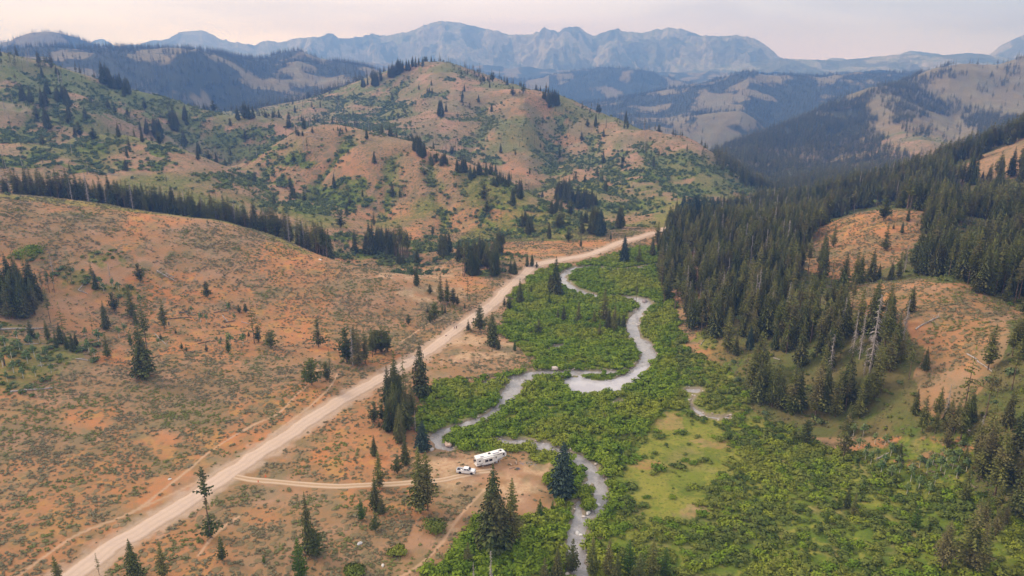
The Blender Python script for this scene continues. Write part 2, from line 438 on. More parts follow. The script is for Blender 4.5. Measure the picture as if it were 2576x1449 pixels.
# ------------------------------------------------------------------ land cover, per ground point
PX, PY = project(GX, GY, Z)
RRf = RR * np.ones_like(GX)
wx = PX + (fbm(GX / 14, GY / 14, 4, 41) - .5) * 60 + (fbm(GX / 60, GY / 60, 3, 43) - .5) * 40
wy = PY + (fbm(GX / 14, GY / 14, 4, 42) - .5) * 22 + (fbm(GX / 60, GY / 60, 3, 44) - .5) * 14
near = RRf < 640
NB = (fbm(GX / 8, GY / 8, 4, 401) - .5) * 1.1 + (fbm(GX / 2.2, GY / 2.2, 3, 402) - .5) * 1.1 * (RRf < 500)
def blob(cx, cy, rx, ry, r0=0, r1=1e9, X=None, Y=None, R=None):
    X = wx if X is None else X; Y = wy if Y is None else Y; R = RRf if R is None else R
    q = np.hypot((X - cx) / rx, (Y - cy) / ry)
    return smooth(1.25, 0.55, q + (NB if q.shape == NB.shape else 0)) * ((R > r0) & (R < r1))
MEADOW = [(1300,730),(1345,690),(1400,668),(1470,658),(1530,645),(1590,625),(1640,618),(1670,620),(1668,700),(1690,780),(1700,830),(1745,890),(1835,930),(1880,1010),(1960,1070),(2100,1130),(2300,1180),(2576,1290),(3100,1400),(3100,2300),(900,2300),(1050,1449),(1130,1400),(1160,1330),(1185,1305),(1330,1300),(1400,1290),(1380,1230),(1390,1180),(1330,1135),(1200,1135),(1130,1125),(1090,1108),(1045,1060),(1050,1000),(1100,955),(1210,962),(1330,935),(1345,910),(1270,875),(1240,840),(1262,780)]
GRASSY = [(1650,1035),(1700,1028),(1780,1060),(1830,1080),(1870,1120),(1862,1162),(1800,1190),(1760,1230),(1730,1290),(1640,1310),(1575,1270),(1560,1190),(1590,1150),(1640,1110)]
KNOLL1 = [(2085,548),(2200,522),(2345,530),(2310,600),(2290,650),(2180,705),(2110,700),(2060,690),(1990,670),(2050,600)]
KNOLL2 = [(2135,722),(2300,702),(2420,712),(2480,755),(2560,790),(2520,870),(2490,960),(2400,1060),(2310,1030),(2290,950),(2330,880),(2270,820),(2150,790)]
KNOLL3 = [(2370,435),(2480,385),(2620,330),(2720,400),(2620,440),(2470,450),(2400,465)]
GREENS = [ # px, py, rx, ry, rmin, rmax : thickets of aspen and brush on the middle hills
 (850,500,115,32),(905,468,70,22),(740,402,60,20),(600,455,95,22),(780,518,95,24),(700,450,50,20),(235,372,95,24),(400,383,50,14),(405,412,48,14),(100,388,65,14),(60,240,65,24),(50,345,90,20),
 (250,272,70,20),(180,305,90,20),(395,262,60,22),(480,298,65,30),(590,345,90,32),(650,380,60,25),(500,340,50,18),(970,262,70,14),(1000,330,55,7),(1085,240,32,8),(1185,300,55,9),(1480,402,62,22),(1385,432,50,20),
 (1500,468,80,20),(1560,440,60,18),(1180,362,45,12),(1230,402,45,10),(1392,385,26,30),(1330,560,62,12),(930,300,90,14),(900,250,100,10),(840,288,60,10),(1130,200,30,8),(1420,300,60,14),(1600,385,90,12),(1680,440,120,20),(1740,480,80,22),(1560,520,120,18),
 (900,319,170,9,800,1300),(1030,352,110,9,800,1300),(1130,385,80,9,780,1300),(700,350,60,10,860,1500),(1700,400,80,18),(1800,430,60,22),(1860,470,60,25),(1250,470,60,14),(1180,440,50,10),(1280,520,70,14),(1420,545,60,16),(1350,520,50,14),(1480,570,80,12),(680,330,50,14),(120,290,60,14),(330,420,60,12),(180,420,90,14),(30,410,80,18),
 (1100,620,130,20,440,640),(1200,650,110,18,430,640),(900,640,120,14,440,640),(1000,660,90,18,420,640),(850,600,60,14,450,640),(1230,690,60,10,400,640),(1060,690,60,14,390,640),(1330,650,60,10),(1300,590,60,10),(1400,580,70,10)]
greens = np.zeros_like(GX)
for g in GREENS:
    r0, r1 = (g[4], g[5]) if len(g) > 4 else (500, 1500)
    greens = np.maximum(greens, blob(*g[:4], r0, r1))
greens = np.maximum(greens, gully * .9)
greens *= smooth(0.22, 0.42, fbm(GX / 16, GY / 16, 3, 77))
meadow = (inpoly(wx, wy, MEADOW) & near).astype(float)
grassy = (inpoly(wx, wy, GRASSY) & near).astype(float) * smooth(.36, .48, fbm(GX / 9, GY / 9, 4, 57) + .06)
LEFTGREEN = [(60,905,110,75),(120,865,120,28),(90,640,60,14),(30,960,90,30),(270,650,55,24),(200,700,60,20),(20,820,60,14),(150,890,80,40),(300,730,60,16)]
lg = np.zeros_like(GX)
for g in LEFTGREEN: lg = np.maximum(lg, blob(*g, 0, 480))
rightslope = smooth(0.05, 0.3, (NX * 0).sum() + (PX - 1690) / 600.) * (RRf > 170) * (RRf < 760) * (PX > 1650)
forest = rightslope * (1 - inpoly(wx, wy, KNOLL1)) * (1 - inpoly(wx, wy, KNOLL2)) * (1 - inpoly(wx, wy, KNOLL3)) * (1 - meadow) * ((PY < 1100) | (PX > 2450))
rgreen = (blob(1900,960,90,60,0,400) + blob(2200,1120,260,70,0,400) + blob(1800,850,60,30,0,500) + blob(2350,1180,200,80,0,400) + blob(2000,1090,120,40,0,400)).clip(0, 1) * smooth(.3, .55, fbm(GX / 12, GY / 12, 3, 12))
green = np.clip(meadow + lg * 0.5 + rgreen * 0.9 + greens * 0.75, 0, 1)
# thin green cast over the hills on shaded and moist sides
green = np.maximum(green, 0.55 * smooth(0.48, 0.66, fbm(GX / 90, GY / 90, 4, 91)) * (RRf > 520) * (RRf < 1600))
green = np.maximum(green, 0.7 * blob(400,200,700,110,800,1600) * smooth(.38, .55, fbm(GX / 45, GY / 45, 4, 92)))
green = np.maximum(green, 0.55 * blob(1800,470,260,90,560,1200) * smooth(.35, .55, fbm(GX / 35, GY / 35, 4, 93)))
crest_g = smooth(16, 4, np.abs(RRf - np.interp(PX, [0,400,560,700,800], [478,472,468,445,415]))) * (PX < 900) * (PY < 640) * (RRf < 520)
green = np.maximum(green, crest_g * 0.5)
yellow = np.clip(grassy * (.35 + .6 * smooth(.35, .6, fbm(GX / 11, GY / 11, 4, 56))) + blob(1500,860,230,60,0,500) * .6 + blob(1420,800,200,40,0,500) * .5 + blob(1560,560,200,20,450,900) * .4 + blob(1760,880,80,50,0,450) * .8 + crest_g + blob(1500,465,80,16,600,1200), 0, 1)
yellow = np.maximum(yellow, smooth(.55, .75, fbm(GX / 18, GY / 18, 3, 55)) * meadow * .8)
red = np.zeros_like(GX)
for g in [(450,740,170,26),(420,700,90,20),(650,800,200,26),(700,650,70,50),(350,560,40,70),(230,1050,90,30),(340,1245,130,45),(170,1180,40,14),(880,1000,60,24),(600,1030,50,24),(760,1000,110,40),(850,1165,120,38),(560,1110,120,30),(430,870,120,30),(300,900,60,26),(640,1300,70,20),(760,830,120,40),(900,880,140,24),(1000,905,120,20),(250,1250,70,26),(480,1170,70,20)]:
    red = np.maximum(red, blob(*g, 0, 640))
red = np.maximum(red, 0.75 * smooth(.46, .62, fbm(GX / 40, GY / 40, 4, 61)) * (RRf < 520))
red = np.maximum(red, 0.6 * (blob(1330,350,130,110,700,1200) + blob(900,420,260,60,480,800) * .55 + blob(1150,560,250,60,480,720) + blob(2300,820,220,120,0,460) + blob(2200,590,150,80,0,560)).clip(0, 1))
sage = 0.50 * smooth(.33, .56, fbm(GX / 28, GY / 28, 4, 71)) + 0.1
SAGE1 = [(-400,960),(100,985),(330,965),(600,935),(800,905),(900,930),(860,975),(760,1010),(700,1060),(600,1120),(520,1165),(400,1215),(300,1280),(100,1390),(-100,1500),(-500,1500)]
SAGE2 = [(480,1290),(560,1235),(640,1222),(900,1245),(1040,1250),(1040,1330),(1000,1449),(900,1700),(-200,1750),(250,1449)]
sage = np.maximum(sage, 0.9 * inpoly(wx, wy, SAGE1) * smooth(.30, .5, fbm(GX / 15, GY / 15, 4, 72)))
sage = np.maximum(sage, 0.8 * inpoly(wx, wy, SAGE2) * smooth(.33, .5, fbm(GX / 12, GY / 12, 4, 73)))
for g in [(690,1180,60,24),(760,720,250,70),(620,640,200,60),(200,600,220,60),(860,780,120,40),(1000,600,200,60),(560,980,220,40),(1200,920,60,16),(2350,850,150,90),(2200,600,140,70),(900,560,80,40)]:
    sage = np.maximum(sage, 0.75 * blob(*g) * smooth(.36, .5, fbm(GX / 9, GY / 9, 3, 74)))
sage = np.maximum(sage, .8 * (inpoly(wx, wy, KNOLL2) | inpoly(wx, wy, KNOLL1)) * (RRf < 560) * smooth(.34, .5, fbm(GX / 8, GY / 8, 3, 75)) * (1 + .6 * np.clip(red, 0, 1)))
sage = sage * (1 - 0.5 * np.clip(red * (RRf < 640), 0, 1)) * (1 - meadow) * (1 - np.clip(lg, 0, 1))
bare = np.zeros_like(GX)
for g in [(1240,1200,190,56),(1100,1165,90,24),(1130,1330,60,20),(1200,880,90,40),(1050,690,110,14),(1100,740,80,20),(1690,1060,44,24),(1725,1290,60,22),(1800,1110,60,14),(1515,1350,24,16),(1620,1165,60,20)]:
    bare = np.maximum(bare, blob(*g, 0, 640) * (.6 if g[0] > 1450 else 1.))
TR = [ground_line(c) for c in ([(-60,1500),(40,1449),(187,1353),(300,1303),(353,1279),(430,1223),(480,1179),(533,1136),(633,1073),(700,1039),(747,993),(780,966),(800,930)],
  [(300,1303),(463,1232),(570,1172),(660,1115),(700,1080),(740,1052),(790,1015),(830,975),(850,940)],
  [(1000,1460),(1060,1420),(1110,1370),(1150,1310),(1185,1270),(1220,1230)],[(1010,860),(1070,820),(1120,800)],[(500,1400),(545,1340),(600,1300)])]
trail = np.zeros_like(GX)
for L in TR:
    d, _ = line_dist(NX, NY, L); trail[:NEAR] = np.maximum(trail[:NEAR], smooth(.75, .2, d + fbm(NX / 3, NY / 3, 2, 4) * .5 - .2))
shoulder = np.zeros_like(GX); shoulder[:NEAR] = smooth(7.5, 3.5, dR + (fbm(NX / 3, NY / 3, 3, 14) - .5) * 5)
wet = np.zeros_like(GX); wet[:NEAR] = smooth(1.6, -0.2, dC)
for a in (sage, green, red): a *= (1 - np.clip(bare * .9 + trail + shoulder, 0, 1))
sage *= 1 - wet
bare = np.clip(bare * .85 * smooth(.36, .60, fbm(GX / 7, GY / 7, 4, 303)), 0, 1)
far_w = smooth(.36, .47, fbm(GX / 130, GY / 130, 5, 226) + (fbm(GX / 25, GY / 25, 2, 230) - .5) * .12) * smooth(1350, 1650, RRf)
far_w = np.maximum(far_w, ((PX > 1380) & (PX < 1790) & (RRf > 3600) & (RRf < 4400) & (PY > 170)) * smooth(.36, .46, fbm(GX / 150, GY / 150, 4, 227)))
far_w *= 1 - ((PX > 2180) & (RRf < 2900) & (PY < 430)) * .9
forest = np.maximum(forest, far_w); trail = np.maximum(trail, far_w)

def put(me, name, used, a, b, c):
    at = me.color_attributes.new(name, 'FLOAT_COLOR', 'POINT')
    v = np.stack([a, b, c, np.ones_like(a)], -1).reshape(-1, 4)
    if used is not None: v = v[used]
    at.data.foreach_set('color', v.astype(np.float32).ravel())

gm, gused = quads_mesh('ground', None, GX, GY, Z)
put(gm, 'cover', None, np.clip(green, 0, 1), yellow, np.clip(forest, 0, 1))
put(gm, 'soil', None, red, sage, np.clip(bare, 0, 1))
put(gm, 'marks', None, trail, shoulder, wet)
put(gm, 'range', None, smooth(1350, 1900, RRf), .45 * smooth(540, 780, RRf) + .55 * smooth(800, 880, RRf), np.zeros_like(GX))

k = NT('dry_hillside_ground')
cov = k.attr('cover'); soi = k.attr('soil'); mk = k.attr('marks')
n_big = k.noise(.012, 4); n_mid = k.noise(.09, 5, .6); n_fine = k.noise(.7, 5, .65); n_vfine = k.noise(3.0, 3, .6)
rg0 = k.attr('range')
base = k.mix(k.rng(n_big, .4, .6), (.36, .188, .092), (.29, .17, .082))
base = k.mix(k.math('MULTIPLY', rg0[1], .8), base, (.32, .205, .155))
base = k.mix(k.rng(n_mid, .38, .64, 0, .75), base, (.40, .235, .155))
base = k.mix(k.math('MULTIPLY', soi[0], k.rng(n_mid, .25, .6)), base, (.48, .19, .072))
base = k.mix(k.math('MULTIPLY', soi[0], k.math('MULTIPLY', k.rng(k.noise(.13, 3), .52, .62), .7)), base, (.47, .255, .08))
base = k.mix(k.rng(n_fine, .45, .75, 0., .35), base, (.26, .19, .11))
base = k.mix(k.math('MULTIPLY', soi[2], k.rng(n_fine, .2, .65)), base, k.mix(cov[1], (.54, .37, .235), (.42, .34, .18)))
rg = k.attr('range')
base = k.mix(k.math('MULTIPLY', rg[0], .85), base, k.mix(k.rng(k.noise(.006, 5, .6), .4, .6), (.115, .13, .09), (.18, .168, .125)))
base = k.mix(k.math('MULTIPLY', rg[1], k.rng(k.noise(.02, 5, .6), .42, .6, 0., .85)), base, (.20, .18, .115))  # greyer green on farther hills: distance haze put into the ground colour
# low brush read as speckle where the shrubs themselves are too far to be modelled
cells = k.voro(.42, vec=k.pos()); cells2 = k.voro(.13, vec=k.pos())
spk = k.math('MULTIPLY', k.rng(k.math('ADD', cells, k.math('MULTIPLY', n_fine, -.35)), .30, .12), k.rng(k.math('ADD', n_mid, soi[1]), .62, .95))
spk2 = k.math('MULTIPLY', k.rng(k.math('ADD', cells2, k.math('MULTIPLY', n_mid, -.5)), .30, .05), k.rng(k.noise(.03, 4, .6), .42, .58))
base = k.mix(k.math('MULTIPLY', spk2, .6), base, (.15, .145, .075))
base = k.mix(k.rng(k.noise(.035, 6, .7), .50, .66, 0, .55), base, (.21, .185, .105))
base = k.mix(k.math('MULTIPLY', spk, .8), base, k.mix(n_vfine, (.12, .11, .065), (.19, .18, .10)))
base = k.mix(k.math('MULTIPLY', soi[1], .55), base, (.20, .14, .07))
gcol = k.mix(k.rng(n_mid, .35, .65), (.085, .13, .018), (.145, .185, .025))
gcol = k.mix(k.rng(k.noise(.25, 3), .5, .7), gcol, (.24, .23, .045))
gcol = k.mix(k.rng(k.noise(.06, 4, .6), .5, .66, 0, .6), gcol, (.27, .21, .09))
rga = k.attr('range')
gcol = k.mix(k.math('MULTIPLY', rga[1], .75), gcol, k.mix(n_mid, (.10, .13, .06), (.17, .18, .08)))
gcol = k.mix(k.math('MULTIPLY', cov[1], k.rng(n_fine, .3, .6)), gcol, (.28, .255, .05))
gcol = k.mix(k.rng(n_fine, .45, .75, 0, .7), gcol, (.06, .085, .02))
gcol = k.mix(k.rng(k.voro(.55), .35, .1, 0, .55), gcol, (.07, .10, .025))
base = k.mix(k.rng(k.math('ADD', cov[0], k.math('MULTIPLY', k.math('SUBTRACT', n_fine, .5), .7)), .15, .75), base, gcol)
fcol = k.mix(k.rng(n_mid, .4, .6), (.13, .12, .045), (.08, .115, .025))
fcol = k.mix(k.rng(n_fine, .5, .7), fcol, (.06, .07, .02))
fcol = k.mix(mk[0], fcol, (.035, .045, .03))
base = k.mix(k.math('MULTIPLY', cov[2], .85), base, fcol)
base = k.mix(k.math('MULTIPLY', k.math('MULTIPLY', mk[0], k.math('SUBTRACT', 1.0, cov[2])), .55), base, (.58, .38, .25))
base = k.mix(k.math('MULTIPLY', mk[1], k.rng(n_fine, .2, .6, .45, .9)), base, (.44, .32, .24))
base = k.mix(k.math('MULTIPLY', mk[2], .9), base, (.25, .20, .16))
bmp = k.math('ADD', k.math('MULTIPLY', n_fine, .6), k.math('ADD', k.math('MULTIPLY', spk, .8), k.math('MULTIPLY', n_mid, 1.5)))
m_ground = k.out(base, .95, bmp, .55, .8, spec=.08)
ground = link('ground', gm, m_ground); tag(ground, kind='structure')

# ------------------------------------------------------------------ far mountains
CREST = [(-900,150),(-500,120),(-200,130),(0,150),(150,140),(215,112),(235,102),(250,97),(262,101),(275,106),(290,114),(300,118),(322,112),(340,113),(380,103),(400,99),(420,97),(440,88),(460,79),(475,76),(510,76),(525,83),(545,93),(580,103),(610,109),(640,113),(655,105),(675,101),(690,104),(700,108),(720,104),(740,98),(755,94),(775,96),(800,97),(812,90),(825,86),(838,85),(850,95),(880,99),(900,95),(920,90),(930,86),(938,85),(955,92),(985,90),(1000,85),(1025,78),(1050,72),(1065,64),(1085,55),(1120,53),(1160,58),(1190,65),(1220,72),(1250,80),(1280,87),(1310,87),(1340,85),(1350,77),(1355,79),(1371,69),(1385,76),(1403,79),(1415,73),(1430,68),(1440,70),(1452,67),(1465,72),(1480,82),(1492,89),(1505,86),(1520,80),(1540,75),(1555,71),(1570,77),(1590,80),(1610,81),(1640,75),(1665,71),(1690,69),(1715,73),(1740,80),(1770,91),(1790,89),(1830,90),(1870,92),(1895,96),(1910,102),(1930,116),(1950,134),(1960,141),(1985,150),(2050,165),(2200,170),(3300,170)]
RIDGE2 = [(1500,190),(1700,175),(1850,160),(1960,147),(2000,148),(2060,150),(2105,152),(2150,148),(2210,141),(2260,138),(2300,137),(2340,140),(2400,138),(2430,134),(2460,136),(2520,143),(2600,150),(2900,150),(3300,140)]
FAINT = [(1900,185),(2060,158),(2080,150),(2095,145),(2120,146),(2140,152),(2200,155),(2240,142),(2265,135),(2290,127),(2320,130),(2340,133),(2365,135),(2372,141),(2450,150),(2480,143),(2495,132),(2520,112),(2545,100),(2576,88),(2650,65),(2750,60),(2900,90),(3300,120)]
FAZ = np.radians(np.linspace(-44, 44, 1000))
FR = np.linspace(5450, 8400, 300)
fax, frr = np.meshgrid(FAZ, FR)
FX = frr * np.sin(fax); FY = frr * np.cos(fax)
def crest_z(prof, rc):
    P = np.array(prof, float); dx, dy, dz = ray(P[:, 0], P[:, 1])
    return np.interp(FAZ, np.arctan2(dx, dy), dz / np.hypot(dx, dy)) * rc + CAMH
fn = fbm(FX / 500, FY / 500, 5, 101) - .5
FZ = np.full(FX.shape, -200.0)
for prof, rc0, sl, sb, mo in ((CREST, 6900, .30, .5, 1.0), (RIDGE2, 6400, .10, .5, .5), (FAINT, 7900, .25, .5, .5)):
    wob = (vnoise(FAZ / .11, FAZ * 0, 5) - .5) * 260
    rc = rc0 + wob
    zc = crest_z(prof, rc) + (ridged(FAZ / .012, FAZ * 0, 4, 61) - .62) * 26 * (mo > .9) + (fbm(FAZ / .004, FAZ * 0, 2, 62) - .5) * 8
    d = frr - rc[None, :]
    env = 1 - np.exp(-np.abs(d) / 260)
    spur = ridged(FX / 620 + fn, FY / 900 + fn, 5, 111) - .62
    lay = zc[None, :] - np.where(d < 0, -d * sl * (1 + .25 * np.tanh(-d / 500.)), d * sb) + env * (spur * 420 + fn * 150) * mo
    lay = np.where(np.abs(d) < 18, np.maximum(lay, zc[None, :] + (d * 0 - np.abs(d) * .25)), np.minimum(lay, zc[None, :] + 0.004 * frr * 0 + np.minimum(0, 30 - np.abs(d) * .12)))
    FZ = np.maximum(FZ, lay)
FZ = np.maximum(FZ, CAMH - 120 + fn * 150 - smooth(5800, 5450, frr) * 60)
fm, _ = quads_mesh('mountains', None, FX, FY, FZ)
_gx = np.gradient(FZ, axis=1) / (5450 * (FAZ[1] - FAZ[0])); _gy = np.gradient(FZ, axis=0) / (FR[1] - FR[0])
fp = smooth(.46, .56, fbm(FX / 170, FY / 300, 5, 121) + .06 * _gx - (FZ - 250) / 2600)
rock = smooth(0.42, .8, fbm(FX / 300, FY / 150, 5, 131) * .6 + np.hypot(_gx, _gy) * .5)
put(fm, 'cover', None, fp, rock, fn + .5)
k = NT('far_range')
cv = k.attr('cover')
c = k.mix(k.rng(k.noise(.01, 6, .65), .42, .6), (.29, .27, .21), (.21, .225, .15))
c = k.mix(k.math('MULTIPLY', cv[1], .75), c, k.mix(k.rng(k.noise(.02, 4), .35, .65), (.42, .385, .34), (.29, .27, .24)))
c = k.mix(k.rng(k.math('ADD', cv[0], k.math('MULTIPLY', k.math('SUBTRACT', k.noise(.022, 5, .7), .5), 1.6)), .42, .78, 0, .55), c, (.045, .065, .045))
mtn = link('mountains', fm, k.out(c, .95, k.noise(.012, 6, .65), .9, 40, spec=.05)); tag(mtn, kind='structure')

# ------------------------------------------------------------------ creek
wl = NZS - 0.50 + 0.0 * NX
wm, _ = quads_mesh('creek_water', dC < 1.2, NX, NY, wl)
k = NT('creek_water')
w1 = k.noise(.9, 4, .6); w2 = k.noise(3.5, 3, .6)
rif = k.rng(k.noise(.12, 3), .48, .66)
c = k.mix(k.rng(k.noise(.5, 5, .7), .35, .65), (.27, .25, .25), (.34, .32, .33))
c = k.mix(k.math('MULTIPLY', rif, k.rng(k.noise(2.2, 4, .7), .56, .66)), c, (.16, .12, .10))
c = k.mix(k.math('MULTIPLY', rif, k.rng(k.noise(1.6, 4, .7), .60, .70)), c, (.56, .52, .50))
m_water = k.out(c, k.mix(rif, (.06, .06, .06), (.22, .22, .22)), k.math('ADD', w1, k.math('MULTIPLY', w2, .4)), .25, .12, spec=.5)
creek = link('creek_water', wm, m_water); tag(creek, kind='structure')
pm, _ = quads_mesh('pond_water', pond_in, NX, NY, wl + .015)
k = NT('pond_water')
pond = link('pond_water', pm, k.out(k.mix(k.rng(k.noise(.15, 4), .4, .65), (.40, .38, .42), (.47, .45, .48)), .05, k.noise(1.5, 3), .05, .03, spec=.6)); tag(pond, kind='structure')  # pale base colour stands in for the sky reflected on still water

# ------------------------------------------------------------------ road and camp track: draped strips
def strip(name, L, width, mat, lift, edge=.5, seed=1, nc=13):
    P = L[:, :2]; T = np.gradient(P, axis=0); T /= np.linalg.norm(T, axis=1)[:, None] + 1e-9
    s = np.concatenate([[0], np.cumsum(np.linalg.norm(np.diff(P, axis=0), axis=1))])
    m = int(s[-1] / 1.2); ss = np.linspace(0, s[-1], m)
    px = np.interp(ss, s, P[:, 0]); py = np.interp(ss, s, P[:, 1])
    tx = np.interp(ss, s, T[:, 0]); ty = np.interp(ss, s, T[:, 1]); q = np.hypot(tx, ty); tx /= q; ty /= q
    co = []; uv = []
    e1 = (fbm(ss / 5, ss * 0, 3, seed) - .5) * 2 * edge; e2 = (fbm(ss / 5, ss * 0 + 9, 3, seed) - .5) * 2 * edge
    for i in range(m):
        for j in range(nc):
            f = j / (nc - 1)
            off = -(width / 2 + e1[i]) * (1 - f) + (width / 2 + e2[i]) * f
            co.append((px[i] + ty[i] * off, py[i] - tx[i] * off, (abs(f - .5) > .49))); uv.append((f, ss[i]))
    co = np.array(co); z = sample(ZS, co[:, 0], co[:, 1]) + lift - co[:, 2] * (lift + .12)
    z += .10 * (1 - ((np.array(uv)[:, 0] - .5) * 2) ** 2) * (width > 4)
    faces = [(i * nc + j, i * nc + j + 1, (i + 1) * nc + j + 1, (i + 1) * nc + j) for i in range(m - 1) for j in range(nc - 1)]
    me = bpy.data.meshes.new(name); me.from_pydata(np.stack([co[:, 0], co[:, 1], z], -1).tolist(), [], faces)
    me.polygons.foreach_set('use_smooth', np.ones(len(faces), bool))
    a = me.attributes.new('across', 'FLOAT', 'POINT'); a.data.foreach_set('value', np.array(uv)[:, 0].astype(np.float32))
    o = link(name, me, mat); tag(o, kind='structure'); return o
k = NT('gravel_road')
ac = k.n('ShaderNodeAttribute'); ac.attribute_name = 'across'; ac = ac.outputs['Fac']
wob = k.math('ADD', ac, k.math('MULTIPLY', k.math('SUBTRACT', k.noise(.08, 3), .5), .12))
rut = k.math('ADD', k.math('MULTIPLY', k.math('ABSOLUTE', k.math('SINE', k.math('MULTIPLY', wob, 9.4))), .6), k.math('MULTIPLY', k.noise(.3, 5, .7), .5))
c = k.mix(k.rng(rut, .2, .9), (.50, .375, .29), (.56, .42, .335))
c = k.mix(k.rng(k.noise(.05, 5, .6), .45, .65, 0, .5), c, (.50, .36, .27))
c = k.mix(k.rng(k.noise(.5, 5, .7), .4, .7, 0, .5), c, (.46, .35, .30))
edge_ = k.rng(k.math('ADD', k.math('ABSOLUTE', k.math('SUBTRACT', ac, .5)), k.math('MULTIPLY', k.math('SUBTRACT', k.noise(.6, 4, .7), .5), .25)), .36, .5)
c = k.mix(edge_, c, (.44, .31, .22))
road = strip('gravel_road', ROAD, 6.3, k.out(c, .95, k.noise(2.5, 4, .7), .4, .05, spec=.1), .03, edge=.8)
k = NT('camp_track_dirt')
ac = k.n('ShaderNodeAttribute'); ac.attribute_name = 'across'; ac = ac.outputs['Fac']
rr_ = k.math('ABSOLUTE', k.math('SUBTRACT', k.math('ABSOLUTE', k.math('SUBTRACT', ac, .5)), .27))
ru = k.rng(k.math('ADD', rr_, k.math('MULTIPLY', k.math('SUBTRACT', k.noise(.8, 4, .7), .5), .14)), .16, .06)
c = k.mix(ru, k.mix(k.noise(1.2, 4), (.36, .245, .15), (.45, .30, .19)), (.52, .385, .28))
track = strip('dirt_track', TRACK, 3.0, k.out(c, .95, k.noise(3, 4, .7), .4, .05, spec=.1), .02, edge=.25, seed=4, nc=9)

# ------------------------------------------------------------------ haze, sky, sun, camera
def box_mesh(name, lo, hi):
    v = [(x, y, z) for x in (lo[0], hi[0]) for y in (lo[1], hi[1]) for z in (lo[2], hi[2])]
    f = [(0, 1, 3, 2), (4, 6, 7, 5), (0, 4, 5, 1), (2, 3, 7, 6), (0, 2, 6, 4), (1, 5, 7, 3)]
    me = bpy.data.meshes.new(name); me.from_pydata(v, [], f); return me
HAZE = float(globals().get('HAZE', 2.4e-4))
top = max(float(Z.max()), float(FZ.max()), CAMH) + 30
low = min(float(Z.min()), float(FZ.min())) - 1.0
hz = box_mesh('haze', (-6400, -60, low), (6400, 8480, top))
mh = bpy.data.materials.new('haze'); mh.use_nodes = True; mh.node_tree.nodes.clear()
pv = mh.node_tree.nodes.new('ShaderNodeVolumePrincipled'); ov = mh.node_tree.nodes.new('ShaderNodeOutputMaterial')
pv.inputs['Color'].default_value = (.16, .37, 1.0, 1); pv.inputs['Absorption Color'].default_value = (.62, .55, .10, 1); pv.inputs['Density'].default_value = HAZE; pv.inputs['Anisotropy'].default_value = 0.2
mh.node_tree.links.new(pv.outputs[0], ov.inputs['Volume'])
hazo = link('haze', hz, mh); tag(hazo, kind='stuff'); hazo['label'] = 'thin blue smoky haze filling the valley air'

SUN_EL, SUN_AZ = math.radians(32), math.radians(-66)     # azimuth from +Y, negative = left
w = bpy.data.worlds.new('World'); SC.world = w; w.use_nodes = True
t = w.node_tree; t.nodes.clear()
geo = t.nodes.new('ShaderNodeTexCoord'); sepx = t.nodes.new('ShaderNodeSeparateXYZ'); t.links.new(geo.outputs['Generated'], sepx.inputs[0])
def wmath(op, a, b=0.):
    nd = t.nodes.new('ShaderNodeMath'); nd.operation = op
    for s_, v in ((nd.inputs[0], a), (nd.inputs[1], b)):
        if isinstance(v, (int, float)): s_.default_value = v
        else: t.links.new(v, s_)
    return nd.outputs[0]
def wramp(fac, stops):
    nd = t.nodes.new('ShaderNodeValToRGB'); t.links.new(fac, nd.inputs[0])
    e = nd.color_ramp.elements
    while len(e) < len(stops): e.new(.5)
    for el, (p, c) in zip(e, stops): el.position = p; el.color = (*c, 1)
    return nd.outputs[0]
def wmix(f, a, b, mode='MIX'):
    nd = t.nodes.new('ShaderNodeMix'); nd.data_type = 'RGBA'; nd.blend_type = mode
    for s_, v in ((nd.inputs[0], f), (nd.inputs[6], a), (nd.inputs[7], b)):
        if isinstance(v, (int, float)): s_.default_value = v
        elif isinstance(v, tuple): s_.default_value = (*v, 1)
        else: t.links.new(v, s_)
    return nd.outputs[2]
sky = t.nodes.new('ShaderNodeTexSky'); sky.sky_type = 'NISHITA'; sky.sun_disc = False
sky.sun_elevation = SUN_EL; sky.sun_rotation = SUN_AZ; sky.dust_density = 4
side = wmath('ADD', wmath('MULTIPLY', sepx.outputs[0], .72), .5)                # 0 at the left, 1 at the right
deck0 = wramp(side, [(0.0, (1.45, 1.40, 1.05)), (.25, (1.50, 1.30, 1.3)), (.5, (1.28, 1.06, 1.5)), (1.0, (.88, .87, 1.30))])
deck1 = wramp(side, [(0.0, (1.12, 1.02, .95)), (.25, (1.06, .97, .98)), (.5, (.93, .86, .98)), (1.0, (.56, .64, .80))])
deck = wmix(wramp(sepx.outputs[2], [(0.0, (0, 0, 0)), (.065, (1, 1, 1))]), deck0, deck1)
upper = wramp(side, [(0.0, (1.18, 1.04, .92)), (.5, (1.04, 1.02, .98)), (1.0, (.92, .95, .96))])
upf = wramp(sepx.outputs[2], [(0.0, (0, 0, 0)), (.09, (0, 0, 0)), (.32, (1, 1, 1))])
deckc = wmix(upf, deck, upper)
cn = t.nodes.new('ShaderNodeTexNoise'); cn.inputs['Scale'].default_value = 3.0; cn.inputs['Detail'].default_value = 5; cn.inputs['Distortion'].default_value = .4
mp = t.nodes.new('ShaderNodeMapping'); mp.inputs['Scale'].default_value = (1, 1, 6); t.links.new(geo.outputs['Generated'], mp.inputs[0]); t.links.new(mp.outputs[0], cn.inputs[0])
cl = wramp(cn.outputs['Fac'], [(.36, (.87, .86, .88)), (.62, (1.07, 1.06, 1.05))])
deckc = wmix(1.0, deckc, cl, 'MULTIPLY')
skyc = wmix(1.0, sky.outputs[0], (.10, .10, .10), 'MULTIPLY')
skyc = wmix(.88, skyc, deckc)
gnd = wramp(sepx.outputs[2], [(0.0, (0, 0, 0)), (.02, (1, 1, 1))])
